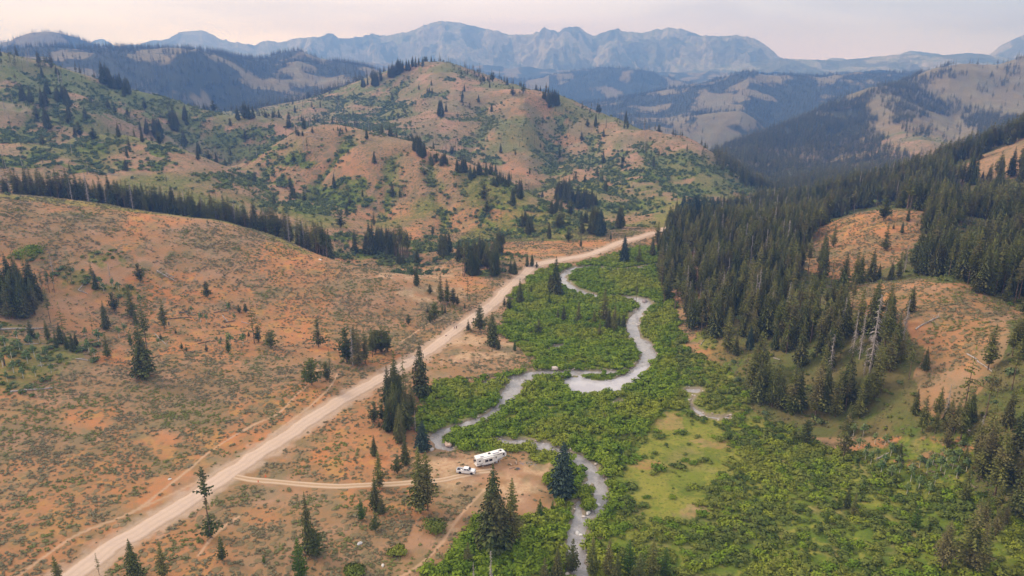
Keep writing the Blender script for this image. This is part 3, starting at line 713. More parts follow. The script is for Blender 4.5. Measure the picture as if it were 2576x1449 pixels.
below = t.nodes.new('ShaderNodeMath'); below.operation = 'GREATER_THAN'; t.links.new(sepx.outputs[2], below.inputs[0]); below.inputs[1].default_value = -.03
skyc = wmix(below.outputs[0], (.16, .14, .11), skyc)
bg = t.nodes.new('ShaderNodeBackground'); t.links.new(skyc, bg.inputs[0]); bg.inputs[1].default_value = 1.0
wo = t.nodes.new('ShaderNodeOutputWorld'); t.links.new(bg.outputs[0], wo.inputs[0])

sl_ = bpy.data.lights.new('sun', 'SUN'); sl_.energy = 1.9; sl_.angle = math.radians(11); sl_.color = (1.0, .90, .80)
so = bpy.data.objects.new('sun', sl_); COL.objects.link(so)
sd = Vector((math.sin(SUN_AZ) * math.cos(SUN_EL), math.cos(SUN_AZ) * math.cos(SUN_EL), math.sin(SUN_EL)))
so.rotation_euler = sd.to_track_quat('Z', 'Y').to_euler(); so.location = (0, 0, 600)
cam = bpy.data.cameras.new('camera'); co_ = bpy.data.objects.new('camera', cam); COL.objects.link(co_)
cam.sensor_width = 36; cam.lens = 36 * FPX / 2576; cam.clip_start = 1; cam.clip_end = 30000
co_.location = (0, 0, CAMH); co_.rotation_euler = (math.pi / 2 - PITCH, 0, 0)
SC.camera = co_
SC.view_settings.view_transform = 'Standard'; SC.view_settings.look = 'None'
SC.view_settings.exposure = 0.41; SC.view_settings.gamma = 1.0; SC.view_settings.use_curve_mapping = False
cy = SC.cycles
cy.max_bounces = 5; cy.diffuse_bounces = 3; cy.glossy_bounces = 2; cy.transmission_bounces = 2; cy.volume_bounces = 0; cy.transparent_max_bounces = 4
cy.caustics_reflective = False; cy.caustics_refractive = False
# ------------------------------------------------------------------ plants: prototype meshes
def mesh_np(name, V, F, mats, mi=None, smooth_=False):
    me = bpy.data.meshes.new(name)
    V = np.asarray(V, np.float32); F = np.asarray(F, np.int32)
    me.vertices.add(len(V)); me.vertices.foreach_set('co', V.ravel())
    me.loops.add(F.size); me.loops.foreach_set('vertex_index', F.ravel())
    me.polygons.add(len(F)); me.polygons.foreach_set('loop_start', np.arange(0, F.size, F.shape[1], dtype=np.int32))
    me.update(calc_edges=True)
    for m in mats: me.materials.append(m)
    if mi is not None: me.polygons.foreach_set('material_index', np.asarray(mi, np.int32))
    if smooth_: me.polygons.foreach_set('use_smooth', np.ones(len(F), bool))
    return me

def foliage_mat(name, a, b, c=None, sc=.05, rough=.8, spec=.15):
    """two tones by the plant itself, a third by where it grows"""
    k = NT(name)
    oi = k.n('ShaderNodeObjectInfo')
    col = k.mix(oi.outputs['Random'], a, b)
    if c is not None: col = k.mix(k.rng(k.noise(sc, 4, .6), .46, .62), col, c)
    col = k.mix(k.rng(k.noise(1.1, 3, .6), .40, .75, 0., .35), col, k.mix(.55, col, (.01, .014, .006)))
    return k.out(col, rough, spec=spec)
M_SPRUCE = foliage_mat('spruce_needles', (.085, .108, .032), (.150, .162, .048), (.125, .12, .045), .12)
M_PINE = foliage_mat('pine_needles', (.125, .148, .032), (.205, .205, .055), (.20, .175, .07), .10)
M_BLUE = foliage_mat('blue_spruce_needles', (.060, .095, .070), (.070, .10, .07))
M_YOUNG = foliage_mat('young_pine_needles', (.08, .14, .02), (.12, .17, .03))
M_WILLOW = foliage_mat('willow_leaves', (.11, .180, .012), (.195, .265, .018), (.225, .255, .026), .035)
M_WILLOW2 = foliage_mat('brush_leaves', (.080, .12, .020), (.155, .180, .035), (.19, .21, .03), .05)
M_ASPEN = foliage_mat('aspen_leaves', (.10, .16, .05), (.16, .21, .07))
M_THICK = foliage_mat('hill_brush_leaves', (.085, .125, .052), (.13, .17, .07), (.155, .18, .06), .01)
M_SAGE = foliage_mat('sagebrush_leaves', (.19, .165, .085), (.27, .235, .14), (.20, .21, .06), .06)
def bark(name, a, b, s=2.0):
    k = NT(name); c = k.mix(k.rng(k.noise(s, 4, .6), .4, .62), a, b)
    return k.out(c, .9, spec=.1)
M_BARK = bark('conifer_bark', (.13, .09, .065), (.24, .17, .12))
M_DEAD = bark('weathered_wood', (.30, .26, .25), (.46, .41, .38))
M_CHAR = bark('charred_wood', (.05, .045, .04), (.16, .13, .12))
M_WHITE = bark('aspen_bark', (.50, .48, .42), (.62, .60, .54))

def tube(pts, rad, n=5):
    """tapered tube along points -> verts, quads"""
    pts = np.asarray(pts, float); V = []; F = []
    for i, p in enumerate(pts):
        d = pts[min(i + 1, len(pts) - 1)] - pts[max(i - 1, 0)]; d /= np.linalg.norm(d) + 1e-9
        u = np.cross(d, [0.3, 1, .1]); u /= np.linalg.norm(u) + 1e-9; v = np.cross(d, u)
        for j in range(n):
            a = 2 * math.pi * j / n
            V.append(p + rad[i] * (math.cos(a) * u + math.sin(a) * v))
    for i in range(len(pts) - 1):
        for j in range(n):
            a = i * n + j; b = i * n + (j + 1) % n
            F.append((a, b, b + n, a + n))
    return np.array(V), F
def tri(F): return [t for q in F for t in ((q[0], q[1], q[2]), (q[0], q[2], q[3]))]

def crown(seed, h, cb, R, tiers, per, power=.8, droop=.45, rise=.15, gap=.0, segs=3, wid=.30, lumps=0., lean=0.):
    """boughs of needles in whorls; returns verts, tris"""
    g = np.random.default_rng(seed); V = []; F = []
    ph = g.random() * 6
    for i in range(tiers):
        t = (i + .5 + g.uniform(-.3, .3)) / tiers
        zb = h * (cb + (1 - cb) * t ** .92)
        prof = (1 - t) ** power * min(1, .45 + t * 4.5)
        m = max(3, int(per * (.45 + .55 * (1 - t))))
        a0 = g.random() * 6.28
        for j in range(m):
            if g.random() < gap: continue
            a = a0 + 6.283 * j / m + g.uniform(-.35, .35)
            L = R * prof * g.uniform(.65, 1.18) * (1 + lumps * math.sin(a * 2 + zb * .8 + ph)) + .12
            ca, sa = math.cos(a), math.sin(a)
            s = np.linspace(0, 1, segs + 1)
            r = L * s; z = zb + L * (rise * s - droop * s * s) + g.uniform(-.15, .15)
            P = np.stack([ca * r + lean * zb, sa * r, z], -1)
            o = len(V); V.extend(P)
            for q in range(segs):
                mid = (P[q] + P[q + 1]) / 2
                w = L * wid * (1.15 - .75 * (q + .5) / segs) + .12
                for sg in (-1, 1):
                    fw = g.uniform(.1, .5) * w
                    tip = mid + np.array([-sa * sg * w + ca * fw, ca * sg * w + sa * fw, -w * g.uniform(.15, .6)])
                    V.append(tip); F.append((o + q, o + q + 1, len(V) - 1))
                tip = mid + np.array([ca * w * .2, sa * w * .2, -w * g.uniform(.5, 1.0)]); V.append(tip)
                F.append((o + q, o + q + 1, len(V) - 1))
                if q == 0 or segs > 2:
                    tip = mid + np.array([ca * w * .4, sa * w * .4, w * g.uniform(.15, .55)]); V.append(tip)
                    F.append((o + q, o + q + 1, len(V) - 1))
    # leader
    o = len(V); V += [np.array([lean * h, 0, h * 1.02]), np.array([lean * h + .25, .1, h * .95]), np.array([lean * h - .2, .15, h * .95]), np.array([lean * h, -.25, h * .95])]
    F += [(o, o + 1, o + 2), (o, o + 2, o + 3), (o, o + 3, o + 1)]
    return np.array(V), F

def trunk(h, r, lean=0., n=5, top=.96, seed=0):
    g = np.random.default_rng(seed)
    ts = np.linspace(0, 1, 5)
    pts = [(lean * t * h + g.uniform(-.05, .05), g.uniform(-.05, .05), -0.6 + (h * top + .6) * t) for t in ts]
    return tube(pts, [r * (1.15 - 1.05 * t) for t in ts], n)

def dead_branches(seed, h, cb, R, n, droop=.5, thick=.035, fork=True):
    g = np.random.default_rng(seed); V = np.zeros((0, 3)); F = []
    for i in range(n):
        t = g.random(); zb = h * (cb + (.98 - cb) * t); a = g.random() * 6.28
        L = R * (1 - t * .75) * g.uniform(.4, 1.1)
        ca, sa = math.cos(a), math.sin(a)
        p = [(ca * L * s, sa * L * s, zb + L * (.1 * s - droop * s * s)) for s in (0, .5, 1)]
        v, f = tube(p, [thick * 1.6, thick, thick * .4], 3)
        F += [tuple(x + len(V) for x in q) for q in f]; V = np.vstack([V, v])
        if fork:
            for sg in (-1, 1):
                q0 = np.array(p[1]); q1 = q0 + np.array([ca * L * .3 - sa * sg * L * .3, sa * L * .3 + ca * sg * L * .3, -L * .25])
                v, f = tube([q0, q1], [thick * .8, thick * .3], 3)
                F += [tuple(x + len(V) for x in q) for q in f]; V = np.vstack([V, v])
    return V, F

# every prototype: name -> (nominal height, trunk mesh, crown mesh, joined mesh for the massed forest)
PROTO = {}
def reg(name, h, tr, cr, mt, mc):
    tm = mesh_np(name + '_trunk', tr[0], tri(tr[1]), [mt])
    cf = cr[1] if len(cr[1][0]) == 3 else tri(cr[1])
    cm = mesh_np(name + '_crown', cr[0], cf, [mc])
    V = np.vstack([tr[0], cr[0]]); tf = tri(tr[1])
    F = np.array(tf + [tuple(x + len(tr[0]) for x in f) for f in cf])
    jm = mesh_np(name + '_whole', V, F, [mt, mc], [0] * len(tf) + [1] * len(cf))
    PROTO[name] = (h, tm, cm, jm)
for i in range(3):
    reg(f'S{i}', 20, trunk(20, .30, seed=i), crown(10 + i, 20, .04, 4.2 - .35 * i, 32, 11, .80, .42, .1, .05), M_BARK, M_SPRUCE)
    reg(f'P{i}', 20, trunk(20, .24, seed=i), crown(20 + i, 20, .05 + .09 * i, 3.0, 28, 10, .62, .25, .25, .12, lumps=.25), M_BARK, M_PINE)
    reg(f'L{i}', 20, trunk(20, .20, seed=i + 5), crown(30 + i, 20, .38 + .08 * i, 2.0, 18, 7, .55, .25, .2, .22, lumps=.3), M_BARK, M_PINE)
reg('B0', 20, trunk(20, .4), crown(41, 20, .02, 5.0, 30, 13, .62, .45, .15, .02), M_BARK, M_BLUE)
reg('N0', 10, trunk(10, .22), crown(51, 10, .08, 2.6, 17, 9, .42, .15, .45, .15, lumps=.35), M_BARK, M_SPRUCE)
reg('N1', 10, trunk(10, .22), crown(52, 10, .10, 3.1, 15, 9, .38, .12, .5, .18, lumps=.45), M_BARK, M_PINE)
reg('Y0', 7, trunk(7, .12), crown(61, 7, .03, 1.35, 18, 8, .75, .1, .55, .06), M_BARK, M_YOUNG)
reg('Y1', 7, trunk(7, .12), crown(62, 7, .04, 1.6, 16, 8, .85, .1, .5, .05), M_BARK, M_SPRUCE)
reg('T0', 18, trunk(18, .18), crown(71, 18, .25, 1.9, 16, 6, .5, .3, .1, .45, wid=.22, lumps=.4), M_BARK, M_PINE)       # thin and see-through
# ragged pine: foliage only in a few tufts on a bare stem
def tufts(seed, h, spots):
    V = np.zeros((0, 3)); F = []
    for zc, hh, R in spots:
        v, f = crown(seed + int(zc * 7), hh, 0., R, max(4, int(hh * 2.0)), 7, .4, .1, .3, .15, lumps=.5)
        v[:, 2] += zc; F += [tuple(x + len(V) for x in q) for q in f]; V = np.vstack([V, v])
    return V, F
reg('I0', 20, trunk(20, .24), tufts(81, 20, [(.8, 5.0, 2.4), (3.8, 2.8, 1.3), (9.8, 1.7, .9), (12.2, 4.6, 2.1), (16.5, 4.0, 1.3)]), M_BARK, M_SPRUCE)
reg('I1', 12, trunk(12, .24), tufts(91, 12, [(1.2, 5.4, 2.5), (5.5, 3.0, 1.2), (8.0, 4.0, 1.4)]), M_BARK, M_SPRUCE)
for i in range(2):
    reg(f'D{i}', 20, trunk(20, .26, seed=i + 9), dead_branches(101 + i, 20, .12, 1.9, 130, .75, .05), M_DEAD, M_DEAD)
reg('K0', 16, trunk(16, .20, seed=3), dead_branches(110, 16, .3, 1.0, 26, .3, .05, False), M_CHAR, M_CHAR)
reg('K1', 16, trunk(16, .18, seed=4, lean=.06), dead_branches(111, 16, .4, .8, 12, .3, .05, False), M_DEAD, M_CHAR)
# light versions for the distance
for i in range(3):
    reg(f'F{i}', 18, trunk(18, .25, n=3, seed=i), crown(120 + i, 18, .05 + .06 * i, 2.9, 10, 6, .8, .4, .1, .05, segs=1, wid=.45), M_BARK, (M_SPRUCE, M_PINE, M_SPRUCE)[i])

def leafball(seed, n, rx, rz, leaf, base=0.0, lump=.35, clus=7):
    """leafy mass of small faces grouped in clumps"""
    g = np.random.default_rng(seed); V = []; F = []
    C = []
    for i in range(clus):
        a = g.random() * 6.28; rr = rx * math.sqrt(g.random()) * .72
        C.append((rr * math.cos(a), rr * math.sin(a), base + rz * (.35 + .45 * g.random()) * (1 - .4 * rr / rx), rx * g.uniform(.35, .6)))
    for i in range(n):
        c = C[g.integers(len(C))]
        d = g.normal(size=3); d /= np.linalg.norm(d); d[2] = abs(d[2]) * 1.0 if g.random() < .75 else d[2]
        R = c[3] * g.uniform(.75, 1.08)
        p = np.array([c[0] + d[0] * R, c[1] + d[1] * R, max(.02, c[2] + d[2] * R * rz / rx * .8)])
        nrm = d + g.normal(size=3) * .28; nrm /= np.linalg.norm(nrm)
        u = np.cross(nrm, g.normal(size=3)); u /= np.linalg.norm(u) + 1e-9; v = np.cross(nrm, u)
        s = leaf * g.uniform(.6, 1.3)
        o = len(V); V += [p - u * s, p + u * s * .9 + v * s * .2, p + v * s, p - v * s * .7]
        F += [(o, o + 3, o + 1), (o, o + 1, o + 2)]
    return np.array(V), F
BUSH = {}
for i in range(4):
    v, f = leafball(200 + i, 190, 1.6, 1.5, .26, clus=7 + i)
    BUSH[f'W{i}'] = mesh_np(f'willow_{i}', v, f, [M_WILLOW])
    BUSH[f'R{i}'] = mesh_np(f'brush_{i}', v, f, [M_WILLOW2])
for i in range(3):
    v, f = leafball(220 + i, 70, .75, .55, .17, clus=4)
    BUSH[f'G{i}'] = mesh_np(f'sage_{i}', v, f, [M_SAGE])
def aspen(seed, h, n=150):
    g = np.random.default_rng(seed)
    tv, tf = tube([(0, 0, -.4), (g.uniform(-.2, .2), 0, h * .5), (g.uniform(-.3, .3), g.uniform(-.2, .2), h * .93)], [.12, .09, .03], 4)
    v, f = leafball(seed, n, h * .17, h * .62, .30, base=h * .28, clus=8)
    return (tv, tf), (v, f)
for i in range(3):
    tr, cr = aspen(240 + i, 7.0); reg(f'A{i}', 7, tr, cr, M_WHITE, M_ASPEN)
v, f = leafball(250, 150, 2.6, 3.4, .5, clus=9); BUSH['AC0'] = mesh_np('thicket_0', v, f, [M_THICK])
v, f = leafball(251, 150, 3.0, 2.6, .5, clus=8); BUSH['AC1'] = mesh_np('thicket_1', v, f, [M_THICK])

# ------------------------------------------------------------------ scattering (massed plants: one object each)
def stuff(name, label, P, keys, var, rot, scl, meshes, tilt=None):
    coll = bpy.data.collections.new(name + '_kinds')
    for i, kx in enumerate(keys):
        coll.objects.link(bpy.data.objects.new(f'{name}_kind.{i:03d}', meshes(kx)))
    me = bpy.data.meshes.new(name); P = np.asarray(P, np.float32)
    me.vertices.add(len(P)); me.vertices.foreach_set('co', P.ravel())
    for an, ty, dat in (('var', 'INT', var), ('rotz', 'FLOAT', rot)):
        a = me.attributes.new(an, ty, 'POINT'); a.data.foreach_set('value', np.asarray(dat, np.int32 if ty == 'INT' else np.float32))
    a = me.attributes.new('size', 'FLOAT_VECTOR', 'POINT'); a.data.foreach_set('vector', np.asarray(scl, np.float32).ravel())
    o = link(name, me)
    ng = bpy.data.node_groups.new(name, 'GeometryNodeTree')
    ng.interface.new_socket('Geometry', in_out='INPUT', socket_type='NodeSocketGeometry')
    ng.interface.new_socket('Geometry', in_out='OUTPUT', socket_type='NodeSocketGeometry')
    N = ng.nodes.new; Lk = ng.links.new
    gi = N('NodeGroupInput'); go = N('NodeGroupOutput'); ip = N('GeometryNodeInstanceOnPoints'); ci = N('GeometryNodeCollectionInfo')
    ci.inputs['Collection'].default_value = coll; ci.inputs['Separate Children'].default_value = True; ci.inputs['Reset Children'].default_value = True
    def at(an, ty):
        nd = N('GeometryNodeInputNamedAttribute'); nd.data_type = ty; nd.inputs['Name'].default_value = an; return nd.outputs['Attribute']
    cx = N('ShaderNodeCombineXYZ'); Lk(at('rotz', 'FLOAT'), cx.inputs[2])
    Lk(gi.outputs[0], ip.inputs['Points']); Lk(ci.outputs[0], ip.inputs['Instance']); ip.inputs['Pick Instance'].default_value = True
    Lk(at('var', 'INT'), ip.inputs['Instance Index']); Lk(cx.outputs[0], ip.inputs['Rotation']); Lk(at('size', 'FLOAT_VECTOR'), ip.inputs['Scale'])
    Lk(ip.outputs[0], go.inputs[0])
    md = o.modifiers.new('scatter', 'NODES'); md.node_group = ng
    tag(o, label, None, None, 'stuff'); return o

def cand(density, r0, r1, a0=-42, a1=42, seed=1):
    g = np.random.default_rng(seed); a0, a1 = math.radians(a0), math.radians(a1)
    n = int(density * .5 * (r1 * r1 - r0 * r0) * (a1 - a0))
    r = np.sqrt(g.uniform(r0 * r0, r1 * r1, n)); a = g.uniform(a0, a1, n)
    x, y = r * np.sin(a), r * np.cos(a); z = sample(Z, x, y)
    px, py = project(x, y, z)
    return dict(x=x, y=y, z=z, r=r, px=px, py=py, g=g)
def keep(c, m):
    return {k_: (v_[m] if k_ != 'g' else v_) for k_, v_ in c.items()}
def fld(A, c): return sample(A, c['x'], c['y'])
dCf = np.full(Z.shape, 99.); dCf[:NEAR] = dC
dRf = np.full(Z.shape, 99.); dRf[:NEAR] = np.minimum(dR, dT + 1.5)
inview = lambda c, m=60: (c['px'] > -m) & (c['px'] < 2576 + m) & (c['py'] < 1449 + 130)

def put_bushes(name, label, c, keys, s0, s1, flat_=(1, 1), sink=.05):
    n = len(c['x']); g = c['g']; s = s0 + (s1 - s0) * g.random(n) ** 1.8
    sc = np.stack([s * g.uniform(.85, 1.25, n), s * g.uniform(.85, 1.25, n), s * g.uniform(*flat_, n)], -1)
    return stuff(name, label, np.stack([c['x'], c['y'], c['z'] - sink], -1), keys, g.integers(0, len(keys), n), g.uniform(0, 6.28, n), sc, lambda kx: BUSH[kx])

# sagebrush
c = cand(1.25, 130, 560, seed=11); c = keep(c, inview(c))
p = fld(sage, c) * smooth(.34, .55, fbm(c['x'] / 4.5, c['y'] / 2.6, 3, 5)) * 1.5
c = keep(c, (c['g'].random(len(c['x'])) < p) & (fld(dRf, c) > 4.5) & (fld(dCf, c) > 1))
put_bushes('sagebrush', 'low grey green sagebrush scattered over the dry slopes', c, ['G0', 'G1', 'G2'], .40, 1.0, (.7, 1.05))
# willow carpet of the river flats
c = cand(.42, 130, 640, -14, 42, seed=12); c = keep(c, inview(c))
gr = fld(grassy, c); me_ = fld(meadow, c)
ope = smooth(.56, .66, fbm(c['x'] / 22, c['y'] / 22, 3, 81))
p = me_ * (1 - .93 * gr) * (1 - .25 * ope) * (fld(bare, c) < .3)
right = (c['px'] > 1900) & (c['py'] > 1000)
p = np.where(right, np.maximum(p, me_ * .6) * 1.0, p)
c = keep(c, (c['g'].random(len(c['x'])) < p) & (fld(dCf, c) > .2 + 1.3 * smooth(300, 380, c['r']) + 1.6 * ((c['px'] > 1690) & (c['py'] < 1080)) + 2.6 * blob(1500, 995, 110, 30, X=c['px'], Y=c['py'], R=c['r'])) & (fld(dRf, c) > 4.5))
rt = (c['px'] > 1560) & (c['py'] > 1090) | (c['px'] > 1700)
put_bushes('willow_thicket', 'bright green willow thickets covering the river flats', keep(c, ~rt), ['W0', 'W1', 'W2', 'W3'], .45, 1.7, (.55, 1.15))
put_bushes('brush', 'olive green brush covering the wet ground on the right', keep(c, rt), ['R0', 'R1', 'R2', 'W3'], .35, 1.4, (.5, 1.0))
# brush on the slopes around
c = cand(.12, 130, 640, seed=13); c = keep(c, inview(c))
p = np.maximum(np.maximum(fld(rgreen, c) * .5, .35 * fld(forest, c) * (c['r'] < 480)), fld(np.clip(lg, 0, 1), c) * .9) * (1 - fld(meadow, c))
c = keep(c, (c['g'].random(len(c['x'])) < p) & (fld(dRf, c) > 5))
put_bushes('slope_brush', 'green brush growing in patches on the lower slopes', c, ['R0', 'R1', 'R2', 'AC1'], .4, .9, (.7, 1.0))
# thickets on the hills
c = cand(.09, 430, 1550, seed=14); c = keep(c, inview(c))
gv = fld(greens, c)
p = np.clip(gv * 1.1, 0, 1) + .05 * smooth(.3, .6, fld(green, c))
c = keep(c, (c['g'].random(len(c['x'])) < p) & (fld(dRf, c) > 6) & (fld(dCf, c) > 2)); print('thicket', len(c['x']))
put_bushes('hill_thicket', 'aspen and brush thickets in the folds of the middle hills', c, ['AC0', 'AC1'], .30, .95, (.7, 1.2))
# low brush dotted over the middle hills
c = cand(.085, 540, 1500, seed=15); c = keep(c, inview(c))
p = .15 + .85 * smooth(.42, .58, fbm(c['x'] / 30, c['y'] / 30, 4, 88))
c = keep(c, (c['g'].random(len(c['x'])) < p) & (fld(dRf, c) > 5) & ~((c['px'] > 1650) & (c['r'] < 800)))
put_bushes('hill_brush', 'low dark brush dotted over the dry middle hills', c, ['G0', 'G1', 'G2', 'G0', 'R0'], .40, 1.2, (.6, .9), .15)

# ------------------------------------------------------------------ trees
TREES = []      # x, y, z, height, kind, source
def tree_at(px, py, hpx, kind, note=None, wide=1.0):
    x, y, z = [v_[0] for v_ in hit(px, min(py, 1900))]
    if np.isnan(x): return
    # height whose top meets the photo row py - hpx
    lo_, hi_ = 0.5, 60.0
    for _ in range(22):
        m = (lo_ + hi_) / 2
        if project(x, y, z + m)[1] > py - hpx: lo_ = m
        else: hi_ = m
    TREES.append(dict(x=x, y=y, z=z, h=lo_, k=kind, note=note, hp=hpx, px=px, py=py, hand=True, w=wide))
HAND = """
363 952 140 S0 1.15|374 903 156 L0|353 714 53 N0|522 753 47 N0|288 785 52 N0|333 800 88 P0|343 820 45 S1|268 829 74 S1|415 832 82 P1|235 845 60 T0|272 900 65 P0|128 816 95 L0|166 873 115 T0|80 852 48 Y1|122 860 57 P1
143 878 45 S2|155 865 55 S0|170 880 45 S2|185 885 50 S0|193 872 40 S2|330 872 40 Y0|443 842 17 Y1|458 880 22 Y1|469 883 15 Y1|520 884 22 Y1|405 855 20 Y1|577 770 15 Y1|602 790 25 N0|619 790 28 N0|640 865 118 T0|650 862 44 N0|682 877 48 N1 1.2|626 848 18 Y1|575 887 45 Y0
802 876 77 I1|785 970 70 N1 1.1|767 953 30 Y0|830 928 56 T0|823 960 50 N0|873 914 92 N0|888 920 96 D0|903 922 104 P0|920 918 92 P1|937 900 76 P2|945 890 60 N0|962 888 68 N1|975 884 52 N0|958 885 50 Y1|893 905 90 P1
10 790 112 S0|25 805 100 P0|40 768 92 P1|60 772 108 P0|78 768 114 P1|95 765 88 P0|105 760 48 S1|5 760 118 S1|50 752 120 L0|30 745 110 S0
172 718 58 L1|182 716 70 L1|135 695 66 D0|237 728 76 L0|243 732 55 S2|277 700 42 D1
530 1354 177 I0|340 1462 108 S0|413 1456 97 P0|150 1478 82 P1|560 1410 62 Y1|664 1417 22 Y0|250 1447 58 T0|779 1397 161 S2 .7|795 1400 72 N0 1.2|757 1458 105 Y0
942 1148 56 S1|943 1064 54 N0|962 1060 44 N0|955 1230 98 P0|1000 1192 49 N0|1020 1170 76 S2|1057 1292 168 P0 1.2|1076 1284 150 P1|1063 1133 76 B0 1.15|995 1003 122 P0|1016 995 110 T0|1059 1000 140 S0|1022 1015 90 T0|975 1086 68 S1|1000 1095 70 S2|1006 1112 82 S0|1021 1083 118 S1|991 1070 112 P0|1036 1060 102 P1|1045 1090 60 D1|1068 1052 30 Y1|954 1076 20 Y1
910 1312 58 Y0|945 1283 85 S1|961 1295 52 Y1|945 1338 46 N0|1242 1383 216 S0 1.1|1228 1374 150 P0|1288 1363 162 P0|1266 1372 120 P1|1415 1247 138 B0|1358 1310 56 Y0|1390 1292 34 Y0|1178 1425 62 Y1|1236 1500 118 D0|1192 1490 78 D1
1370 1474 72 Y1|1402 1463 92 S1|1440 1442 88 Y1|1489 1452 104 P0|1530 1457 102 P1|1580 1445 88 Y0|1640 1450 104 P0|1606 1472 82 Y1|1672 1447 72 Y0|1100 1472 24 Y0|1550 1480 90 S2
1239 875 92 S0 1.1|1208 835 66 N0|1178 834 31 Y1|1254 882 32 Y1|1109 766 79 P0|1125 770 70 P1|1082 743 29 N0|1082 813 28 N0|1094 808 50 N1|1076 790 22 Y1|1113 792 30 P0|1120 790 22 Y1|1177 760 72 T0|1198 763 60 T0|1028 817 28 N0|1169 776 16 Y1|1141 766 42 N0|1151 768 30 Y1
1398 745 101 S0|1384 729 46 S1|1406 748 62 S2|1308 763 63 S1|1336 742 28 S2|1290 750 18 Y1|1281 780 36 N0|1269 771 26 Y1|1328 760 30 T0|1350 675 17 N0|1570 661 70 B0 .85|1607 666 54 P0|1641 646 55 S1|1645 686 11 Y1|1355 845 43 N0|1403 808 35 S1|1418 810 46 S0|1455 813 57 P0|1495 819 44 P1|1520 811 92 P0|1530 832 62 S1|1545 836 68 P1|1556 830 42 S2|1568 828 46 S1|1508 851 46 P0|1382 766 30 Y0|1428 771 23 Y0|1600 766 62 L0|1436 842 24 D0|1295 883 30 Y0
2027 1121 66 N0 1.2|1997 1108 26 N1|2300 1046 70 S1|2376 1064 100 D0|2379 1064 56 S0|2438 1062 82 S1|2520 1221 126 S0 1.15|2260 1166 56 S1|2130 1279 58 S2|2146 1300 62 P0|2110 1281 42 Y0|2078 1322 46 Y0|2425 1262 92 P0|2434 1432 182 P0 1.2|2370 1435 130 P1 1.2|2462 1442 140 P0|2302 1332 70 Y0|2480 1177 62 D1
1907 1012 110 S0|1936 1022 104 P0|1962 1032 96 S1|1990 1046 140 P0|2006 1042 118 S1|2050 1052 150 P1|2072 1036 130 S0|2100 1052 130 P0|2130 1092 82 S1|2160 1052 102 P0|2181 1012 72 S2
1829 887 115 P0|1850 897 62 S2|1885 881 62 B0 .8|1880 922 60 T0|1948 882 66 S1|1968 890 52 P0|2143 905 130 D0|2162 905 125 D1|2187 941 206 D0 1.1|2217 861 100 D1|2271 864 116 D0 1.1|2290 786 70 S0|2325 936 66 S1|2286 955 104 L0|2265 918 90 P0|2236 945 128 P0|2250 900 110 S1|2232 812 104 P1|2222 557 62 N0|2226 631 72 P0|2283 560 42 S2|2268 590 36 S1|2247 578 18 Y1|2320 563 33 S2|2335 561 24 S1
2070 666 84 S0|2096 622 60 P0|2037 650 36 S1|2150 722 96 P0|2161 716 80 S0|2190 709 84 S0|2260 702 70 P0|2240 706 52 S1|2120 735 100 S1|2210 700 40 S2
2450 735 40 S1|2490 745 66 S0|2530 760 70 P0
1848 700 90 S1|1700 715 96 S0|1720 760 100 P0|1735 800 96 S1|1760 820 88 P0|1693 690 70 S1
"""
for it in HAND.replace('\n', '|').split('|'):
    q = it.split()
    if len(q) >= 4: tree_at(float(q[0]), float(q[1]), float(q[2]), q[3], wide=float(q[4]) if len(q) > 4 else 1.0)
print('hand trees', len(TREES))

